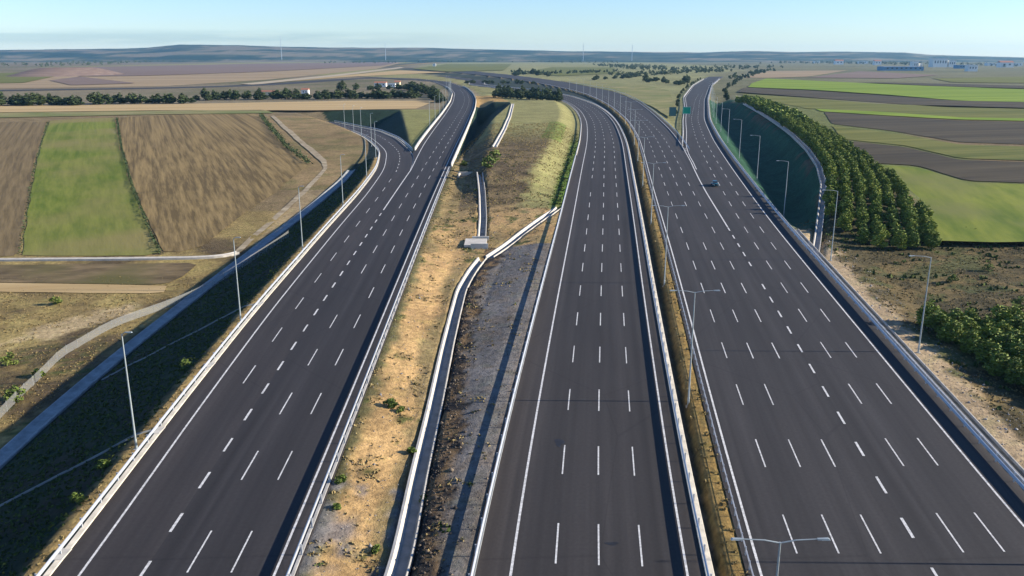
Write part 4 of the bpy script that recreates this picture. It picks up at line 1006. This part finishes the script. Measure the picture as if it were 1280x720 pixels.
# ------------------------------------------------------------------ fence on the left
fp = smooth_pl(bps([(-170, 700), (-60, 590), (0, 522), (75, 447), (140, 408), (200, 388), (240, 372), (300, 345), (362, 312)], nat), 3., 2)
root = empty('wire_fence', (*fp[0], float(nat(fp[0][1])))); kindly(root, 'grey wire mesh fence along the foot of the left embankment', 'fence')
rel = [(x-root.location.x, Y-root.location.y, gz(x, Y)-root.location.z) for x, Y in fp]
v, f = sweep(rel, [(-.012, .05), (-.012, 1.5), (.012, 1.5), (.012, .05)]); pyd('mesh_panel', v, f, 'wire_mesh', root)
b = MB(); b.tube([(0, 0, -.2), (0, 0, 1.65)], [.035, .035], 6); pm = b.mesh('post', 'dark_shade_concrete')
for p in rel[:100]:
    q = link('post', pm, None, root); q.location = p

# ------------------------------------------------------------------ street lamps
def lamp_meshes(arms, H=13.6, reach=2.4):
    b = MB(); b.tube([(0, 0, 0), (0, 0, 1.2), (0, 0, 1.25), (0, 0, H)], [.13, .13, .11, .06], 10); pole = b.mesh('pole', 'galvanised_pole')
    b = MB(); b.box((0, 0, .03), (.5, .5, .30)); base = b.mesh('base', 'concrete')
    A = []
    for s in arms:
        b = MB(); b.tube([(0, 0, H-.05), (s*reach*.4, 0, H+.14), (s*reach, 0, H+.22)], [.045, .04, .03], 8); am = b.mesh('arm', 'galvanised_pole')
        b = MB(); x0, x1 = s*(reach-.15), s*(reach+.6)
        b.add([(x0, -.07, H+.17), (x1, -.11, H+.18), (x1, .11, H+.18), (x0, .07, H+.17), (x0, -.05, H+.26), (x1-.1*s, -.08, H+.27), (x1-.1*s, .08, H+.27), (x0, .05, H+.26)], [(0, 1, 2, 3), (7, 6, 5, 4), (0, 4, 5, 1), (1, 5, 6, 2), (2, 6, 7, 3), (3, 7, 4, 0)])
        hm = b.mesh('lamp_head', 'galvanised_pole')
        b = MB(); b.box((s*(reach+.3), 0, H+.165), (.4, .14, .025)); gm = b.mesh('lens', 'lamp_glass'); A.append((am, hm, gm))
    return pole, base, A
LM = {'left': lamp_meshes((1,), H=12.9, reach=.5), 'right': lamp_meshes((-1,)), 'both': lamp_meshes((-1, 1), H=14.2, reach=2.3)}
def lamp(kind, x, Y, rz, label, group, z=None):
    root = empty('street_lamp', (x, Y, gz(x, Y)-.05 if z is None else z), rz); kindly(root, label, 'street lamp', group)
    p, bs, A = LM[kind]; link('pole', p, None, root); link('base', bs, None, root)
    for am, hm, gm in A:
        a = link('arm', am, None, root); h = link('lamp_head', hm, None, root); link('lens', gm, None, h)
def inv(v): return v
k1 = [48150/(0) if 0 else None]
def ypix(py): return bp(640, py)[1]
# left embankment
for i in range(9):
    py = 40+1/(.001923+.00088*i-.0)
    Y = ypix(560) + (ypix(400)-ypix(560))*i if i < 2 else None
YL = [ypix(y) for y in (560, 400, 312, 257, 222)]
st = (YL[-1]-YL[0])/4
for i in range(-1, 7):
    Y = YL[i] if 0 <= i < 5 else YL[0]+st*i
    if i < 0: continue
    x = float(rail_E(Y))-1.0; z = float(P(Y))+float(ydrop(Y))-.25
    lab = ['lamp post on the dark embankment nearest the camera', 'second lamp post along the dark left embankment', 'third lamp post on the embankment beside the ploughed field corner', 'fourth lamp post along the left embankment', 'fifth lamp post along the left embankment before the slip road bend', 'lamp post at the start of the slip road bend', 'last lamp post at the slip road bend'][i]
    lamp('left', x, Y, 0, lab, 'lamp posts along the left embankment', z)
for i in range(3):
    Y = 385+i*26.; x = float(E_l(Y))-3.2
    lamp('left', x, Y, .6, 'lamp post on the outer side of the descending slip road, %s beyond the bend' % ordn(i+1), 'lamp posts along the left slip road', float(P(Y)+ydrop(Y))-.2)
for i in range(13):
    Y = 420+i*44.; x = float(rail_Al(Y))-1.
    lamp('left', x, Y, 0, 'lamp post left of the far left road, %s past the slip road valley' % ordn(i+1), 'lamp posts left of the far left road', float(P(Y))-.1)
# median
Yc = ypix(502); stp = ypix(366)-Yc
for i in range(-1, 17):
    Y = Yc+i*49.3; x = float(rail_C(Y))-2.0
    lab = 'double armed lamp post in the median at the bottom edge' if i < 0 else 'double armed median lamp post, %s from the one at the bottom edge' % ordn(i+1)
    lamp('both', x, Y, 0, lab, 'double lamp posts in the median', float(P(Y))-.7)
# right edge
YR = [ypix(y) for y in (440, 325, 262, 222)]; sr = (YR[-1]-YR[0])/3
for i in range(-1, 14):
    Y = YR[i] if 0 <= i < 4 else YR[0]+sr*i
    x = float(rail_D(Y))+3.0
    lab = ('lamp post right of the exit lanes outside the bottom right corner', 'lamp post beside the lower right pine clump', 'lamp post at the near end of the pine plantation', 'second lamp post along the shaded ditch of the plantation', 'third lamp post along the shaded ditch of the plantation')[i+1] if i < 4 else 'lamp post on the far right roadside, %s beyond the shaded ditch' % ordn(i-3)
    lamp('right', x, Y, 0, lab, 'lamp posts along the right edge', gz(x, Y)-.15)

# ------------------------------------------------------------------ car on the exit lanes
def car(x, Y, head, label):
    z = float(P(Y)); root = empty('car', (x, Y, z), head); kindly(root, label, 'car')
    W = .88
    def loft(secs, n2=None):
        v = []; f = []
        for y, ring in secs:
            for a, c in ring: v.append((a, y, c))
        n = len(secs[0][1])
        for i in range(len(secs)-1):
            for k in range(n): f.append((i*n+k, i*n+(k+1) % n, (i+1)*n+(k+1) % n, (i+1)*n+k))
        f.append(tuple(range(n))); f.append(tuple((len(secs)-1)*n+k for k in range(n-1, -1, -1))); return v, f
    def ring(w, z0, z1): return [(-w*.92, z0), (-w, z0+.15), (-w, z1-.22), (-w*.86, z1), (w*.86, z1), (w, z1-.22), (w, z0+.15), (w*.92, z0)]
    v, f = loft([(-2.15, ring(W*.86, .35, .78)), (-2.0, ring(W*.96, .24, .92)), (-1.2, ring(W, .2, .98)), (.6, ring(W, .2, .96)), (1.6, ring(W*.98, .2, .86)), (2.1, ring(W*.86, .28, .68))])
    o = pyd('body', v, f, 'car_paint', root, True)
    def cab(w, wt, z1): return [(-w, .93), (-wt, z1), (wt, z1), (w, .93)]
    v, f = loft([(-1.75, cab(.72, .66, .95)), (-1.05, cab(.80, .60, 1.42)), (.1, cab(.80, .60, 1.46)), (1.0, cab(.74, .66, .96))]); pyd('windows', v, f, 'window_glass', root, False)
    b = MB(); b.add([(-.58, -1.0, 1.43), (.58, -1.0, 1.43), (.58, .1, 1.475), (-.58, .1, 1.475), (-.5, -.9, 1.49), (.5, -.9, 1.49), (.5, 0, 1.52), (-.5, 0, 1.52)], [(0, 1, 5, 4), (1, 2, 6, 5), (2, 3, 7, 6), (3, 0, 4, 7), (4, 5, 6, 7)]); b.build('roof', 'car_paint', root)
    for sx in (-1, 1):
        for wy in (-1.3, 1.35):
            b = MB(); b.tube([(sx*.70, wy, .32), (sx*.90, wy, .32)], [.32, .32], 16); w = b.build('wheel', 'tyre_rubber', root)
            b = MB(); b.tube([(sx*.88, wy, .32), (sx*.915, wy, .32)], [.2, .2], 12); b.build('rim', 'rim_alloy', w)
        b = MB(); b.box((sx*.6, -2.11, .66), (.34, .1, .14)); b.build('tail_light', 'tail_red', root)
        b = MB(); b.box((sx*.6, 2.03, .56), (.34, .12, .14)); b.build('headlight', 'lamp_glass', root)
        b = MB(); b.box((sx*.97, .75, .98), (.16, .12, .13)); b.build('mirror', 'car_paint', root)
xc, Yc2 = bp(893, 232); car(xc, Yc2, -float(D_r.slope(Yc2)), 'dark teal hatchback driving alone on the right exit lanes')

# ------------------------------------------------------------------ signs beside the exit road
def sign(px, py, wid, hei, zb, label, m, back):
    x, Y = bp(px, py); root = empty('road_sign', (x, Y, float(P(Y))-.3)); kindly(root, label, 'road sign')
    b = MB(); b.box((0, 0, zb+hei/2+.3), (wid, .12, hei)); p = b.build('panel', m, root)
    if not back:
        b = MB()
        for q, d in (((0, -.075, zb+.3+.12), (wid-.2, .02, .10)), ((0, -.075, zb+.3+hei-.12), (wid-.2, .02, .10)), ((-wid/2+.12, -.075, zb+.3+hei/2), (.10, .02, hei-.44)), ((wid/2-.12, -.075, zb+.3+hei/2), (.10, .02, hei-.44))): b.box(q, d)
        b.build('border', 'sign_white', p)
    for sx in (-.32, .32):
        b = MB(); b.tube([(sx*wid, .16, 0), (sx*wid, .16, zb+hei+.2)], [.09, .09], 8); b.build('post', 'galvanised_pole', root)
sign(858, 146, 4.6, 4.0, 1.6, 'bright green road sign beside the exit road', 'sign_green', False)
sign(840.5, 146.5, 4.0, 5.0, .6, 'dark teal back of a road sign between the main road and exit road', 'sign_back', True)

# ------------------------------------------------------------------ far buildings and masts
def building(px, py, w, d, h, label, wm='wall_white', rm='roof_tile', gable=True, nw=3, dist=None):
    x, Y = bp(px, py); root = empty('building', (x, Y, float(P(Y)))); kindly(root, label, 'building')
    b = MB(); b.box((0, 0, h/2-.2), (w, d, h+.4)); b.build('wall', wm, root)
    b = MB()
    if gable: b.add([(-w/2-.4, -d/2-.4, h+.21), (w/2+.4, -d/2-.4, h+.21), (w/2+.4, d/2+.4, h+.21), (-w/2-.4, d/2+.4, h+.21), (-w/2-.4, 0, h*1.35+.2), (w/2+.4, 0, h*1.35+.2)], [(0, 1, 5, 4), (2, 3, 4, 5), (0, 4, 3), (1, 2, 5), (3, 2, 1, 0)])
    else: b.box((0, 0, h+.36), (w+.5, d+.5, .3))
    b.build('roof', rm, root)
    for k in range(nw):
        xx = -w/2+w*(k+.75)/(nw+.5)
        b = MB(); b.box((xx, -d/2-.02, h*.6), (w/(nw+1)*.45, .08, h*.3)); b.build('window', 'window_glass', root)
    b = MB(); b.box((w*.42, -d/2-.02, 1.05), (min(1.4, w*.1), .08, 2.1)); b.build('door', 'roof_metal', root)
building(476, 108.5, 13, 9, 4.2, 'low white building with red roof left of the far bend')
building(490, 109.5, 8, 8, 4.0, 'small white building next to the low red roofed one', gable=False, rm='roof_metal')
building(497, 108, 6, 8, 4.6, 'narrow cream hut right of the small white building', 'wall_cream', nw=1)
building(523, 114.5, 4.5, 6, 4.4, 'tall narrow white hut beside the far bend of the left road', 'wall_white', nw=1, gable=False, rm='roof_metal')
building(535, 117, 9, 7, 3.2, 'cream building on the grass beside the far left road', 'wall_cream', nw=3, gable=False, rm='roof_metal')
building(544.5, 119, 4, 5, 3., 'small white kiosk nearest the far left road', 'wall_white', nw=1, gable=False, rm='roof_metal')
building(382, 118, 6, 6, 4, 'small grey white house in the tree belt', 'wall_white', nw=2)
building(335, 119, 18, 8, 3, 'long low orange roofed shed behind the tree belt', 'wall_cream', nw=4)
building(1125, 88, 95, 40, 9, 'long blue factory hall on the right horizon', 'wall_blue', 'roof_metal', False, 8)
building(1142, 86.5, 14, 20, 20, 'white factory tower beside the blue hall', 'wall_white', 'roof_metal', False, 2)
building(1149.5, 86.5, 6, 12, 15, 'slim white silo building right of the factory tower', 'wall_white', 'roof_metal', False, 1)
building(1172, 83.8, 45, 30, 26, 'big white block on the right horizon', 'wall_white', 'roof_metal', False, 5)
building(1187, 83.8, 22, 30, 20, 'smaller white block right of the big white one', 'wall_white', 'roof_metal', False, 3)
building(1206, 85.5, 50, 30, 9, 'wide pale blue warehouse on the right horizon', 'wall_blue', 'roof_metal', False, 6)
building(1213.5, 89, 22, 16, 13, 'white house cluster block in front of the warehouse', 'wall_white', 'roof_metal', False, 3)
building(403, 75.5, 90, 50, 48, 'white block on the far left horizon', 'wall_white', 'roof_metal', False, 4)
building(428, 76, 120, 50, 26, 'wide pale block on the horizon beside the white one', 'wall_white', 'roof_metal', False, 6)
building(348, 76.3, 160, 50, 14, 'long pale shed on the far left plain', 'wall_white', 'roof_metal', False, 8)
building(543, 83, 10, 10, 9, 'white kiosk tower behind the far left road', 'wall_white', 'roof_metal', False, 2)
for k, (px, py) in enumerate([(372, 74.2), (392, 73.6), (418, 73.8), (446, 74.4), (470, 73.9), (505, 74.6), (585, 75.4), (608, 76)]):
    building(px, py, 30+10*(k % 3), 24, 12+5*(k % 2), 'pale far village house on the left horizon, %s from its left end' % ordn(k+1), 'wall_white', 'roof_tile' if k % 2 else 'roof_metal', k % 2 == 1, 2)
for k, (px, py) in enumerate([(1020, 79), (1048, 80.5), (1078, 79.5), (1096, 81), (1238, 82), (1256, 84), (1271, 82.5)]):
    building(px, py, 26+8*(k % 3), 22, 10+4*(k % 2), 'small pale house by the right horizon, %s from the left' % ordn(k+1), 'wall_white', 'roof_tile' if k % 2 else 'roof_metal', k % 2 == 1, 2)
def mast(px, top, label, D=5200.):
    x = (px-640)/F*D/ (CP-(YH-360)/F*SP)*1.0; x = (px-640)/F*D*(1/ (CP+ (290/F)*SP)); z0 = float(P(D)); H = HC+(YH-top)/F*D-z0
    root = empty('mast', (x, D, z0)); kindly(root, label, 'mast', 'masts on the horizon')
    b = MB(); b.tube([(0, 0, 0), (0, 0, H)], [1.5, .8], 6); b.build('shaft', 'mast_grey', root)
    for hh, ww in ((.82, 9), (.68, 12)):
        b = MB(); b.box((0, 0, H*hh), (ww*.7, 1.4, 1.)); b.build('crossarm', 'mast_grey', root)
mast(352, 47, 'thin pale mast on the horizon over the long shed'); mast(482, 54, 'tall thin mast above the pale horizon blocks')
mast(729, 55, 'grey mast over the centre of the horizon')
mast(790, 57, 'grey mast on the horizon right of the centre one')

# ------------------------------------------------------------------ far hills
RX = [(-400, 64), (0, 63), (120, 62), (185, 60.5), (225, 57), (300, 57.5), (360, 59.5), (420, 60.5), (520, 60.5), (590, 62), (640, 63), (700, 64.3), (800, 65.3), (870, 66), (940, 64.3), (990, 65.4), (1040, 65), (1130, 66), (1160, 68.6), (1230, 70.5), (1290, 72), (1700, 72)]
def hillmesh(D0, D1, D2, RXX, seed, name, cols):
    px = np.arange(-350, 1640, 8.); rr = np.concatenate([np.linspace(D0, D1, 26), np.linspace(D1, D2, 8)[1:]])
    top = np.interp(px, [p[0] for p in RXX], [p[1] for p in RXX]); H = HC+(YH-top)/F*D1*1.0
    V = []; Cc = []; gl = 8.45
    for R in rr:
        t = min(1, (R-D0)/(D1-D0)); k = t*t*(3-2*t) if R <= D1 else 1-.8*((R-D1)/(D2-D1))
        xs = (px-640)/F*R/(CP+290/F*SP)
        z = gl-2+(H-gl+2)*k+fbm(xs, np.full(xs.shape, R), 700.)*34*k*(1-k)*2+fbm(xs, np.full(xs.shape, R), 240.)*9*k
        V.append(np.stack([xs, np.full(xs.shape, R), z], 1))
        n = fbm(xs, np.full(xs.shape, R*1.), 420.)+.4*fbm(xs+50, np.full(xs.shape, R*2.), 150.)
        c = np.where((n > .08)[:, None], cols[0], np.where((n > -.08)[:, None], cols[1], cols[2])); Cc.append(c)
    V = np.concatenate(V); Cc = np.concatenate(Cc); m, n = len(rr), len(px); ix = np.arange(m*n).reshape(m, n)
    me = npmesh(name, V, np.stack([ix[:-1, :-1], ix[:-1, 1:], ix[1:, 1:], ix[1:, :-1]], -1).reshape(-1, 4))
    ca = me.color_attributes.new('Col', 'FLOAT_COLOR', 'POINT'); ca.data.foreach_set('color', np.concatenate([Cc, np.ones((len(Cc), 1))], 1).astype(np.float32).ravel())
    me.polygons.foreach_set('use_smooth', [True]*len(me.polygons)); kindly(link(name, me, 'ground_soil'), kind='structure')
hillmesh(4600, 7600, 9000, RX, 1, 'hills', [(.02, .045, .028), (.07, .085, .05), (.20, .17, .11)])
# brown knoll on the left plain
kx, ky = bp(86, 94); V = []; n1 = 24
for i in range(n1+1):
    for j in range(n1+1):
        u, w = i/n1*2-1, j/n1*2-1; k = max(0, 1-(u*u+w*w)**.75)
        V.append((kx+u*80, ky+w*150, float(P(ky))-.5+14*min(1, k*1.4)*(1 if u < .55 else 1)+fbm(np.array(u*9.), np.array(w*9.), 2.)*1.5*k))
pyd('hill', V, [(i*(n1+1)+j, (i+1)*(n1+1)+j, (i+1)*(n1+1)+j+1, i*(n1+1)+j+1) for i in range(n1) for j in range(n1)], 'purple_fallow')['kind'] = 'structure'

# ------------------------------------------------------------------ air
hz = MB(); hz.box((0, 4550, 69), (18400, 10600, 172)); ho = hz.build('haze', None)
hm = bpy.data.materials.new('haze'); hm.use_nodes = True; nt = hm.node_tree; nt.nodes.remove(nt.nodes['Principled BSDF'])
pv = nt.nodes.new('ShaderNodeVolumePrincipled'); pv.inputs['Color'].default_value = (.30, .64, 1., 1); pv.inputs['Density'].default_value = .00004; pv.inputs['Anisotropy'].default_value = .2
nt.links.new(pv.outputs[0], nt.nodes['Material Output'].inputs['Volume']); ho.data.materials.append(hm); kindly(ho, kind='stuff')

# ------------------------------------------------------------------ sky, sun, camera
EL = math.radians(21.); AZ = math.radians(91.)
w = bpy.data.worlds.new('World'); SC.world = w; w.use_nodes = True; nt = w.node_tree; N, L = nt.nodes, nt.links
bg = N['Background']; sky = N.new('ShaderNodeTexSky'); sky.sky_type = 'NISHITA'; sky.sun_disc = False; sky.sun_elevation = EL; sky.sun_rotation = AZ
sky.altitude = 200; sky.air_density = 1.1; sky.dust_density = .05; sky.ozone_density = 3.5
bg.inputs['Strength'].default_value = .08
tc = N.new('ShaderNodeTexCoord'); mp = N.new('ShaderNodeMapping'); mp.inputs['Scale'].default_value = (7, 7, 120); L.new(tc.outputs['Generated'], mp.inputs['Vector'])
no = N.new('ShaderNodeTexNoise'); no.inputs['Scale'].default_value = 1.; no.inputs['Detail'].default_value = 5; L.new(mp.outputs[0], no.inputs['Vector'])
sx = N.new('ShaderNodeSeparateXYZ'); L.new(tc.outputs['Generated'], sx.inputs[0])
def wmr(v, a, b, c, d, sm=True):
    m = N.new('ShaderNodeMapRange'); m.interpolation_type = 'SMOOTHSTEP'; m.inputs['From Min'].default_value = a; m.inputs['From Max'].default_value = b; m.inputs['To Min'].default_value = c; m.inputs['To Max'].default_value = d; L.new(v, m.inputs['Value']); return m.outputs[0]
def wmul(a, b):
    m = N.new('ShaderNodeMath'); m.operation = 'MULTIPLY'; L.new(a, m.inputs[0]); L.new(b, m.inputs[1]); return m.outputs[0]
band = wmul(wmul(wmr(sx.outputs[2], .008, .016, 0, 1), wmr(sx.outputs[2], .020, .030, 1, 0)), wmr(sx.outputs[0], -.25, .05, 1, 0))
cl = wmul(band, wmr(no.outputs['Fac'], .30, .55, .25, 1.))
mx = N.new('ShaderNodeMix'); mx.data_type = 'RGBA'; mx.blend_type = 'MULTIPLY'; mx.inputs['B'].default_value = (.74, .80, .86, 1)
tint = N.new('ShaderNodeMix'); tint.data_type = 'RGBA'; tint.blend_type = 'MULTIPLY'; tint.inputs['Factor'].default_value = 1.; tint.inputs['B'].default_value = (.76, .90, 1.18, 1); L.new(sky.outputs[0], tint.inputs['A'])
L.new(cl, mx.inputs['Factor']); L.new(tint.outputs['Result'], mx.inputs['A']); L.new(mx.outputs['Result'], bg.inputs['Color'])

sl = bpy.data.lights.new('sun', 'SUN'); sl.energy = 4.8; sl.angle = math.radians(.55); sl.color = (1., .90, .76)
so = bpy.data.objects.new('sun', sl); COL.objects.link(so)
dirv = Vector((math.sin(AZ)*math.cos(EL), math.cos(AZ)*math.cos(EL), math.sin(EL)))
so.rotation_euler = dirv.to_track_quat('Z', 'Y').to_euler(); so.location = (0, 0, 200)

cam = bpy.data.cameras.new('camera'); cam.sensor_width = 36.; cam.lens = 36.*F/1280.; cam.clip_end = 30000; cam.clip_start = .5
co = bpy.data.objects.new('camera', cam); COL.objects.link(co); co.location = (0, 0, HC); co.rotation_euler = (math.pi/2-TP, 0, 0); SC.camera = co
SC.view_settings.view_transform = 'Standard'; SC.view_settings.look = 'None'; SC.view_settings.exposure = 1.18; SC.view_settings.gamma = 1.; SC.view_settings.use_curve_mapping = False
SC.cycles.max_bounces = 5; SC.cycles.diffuse_bounces = 3; SC.cycles.transparent_max_bounces = 16; SC.cycles.volume_bounces = 0
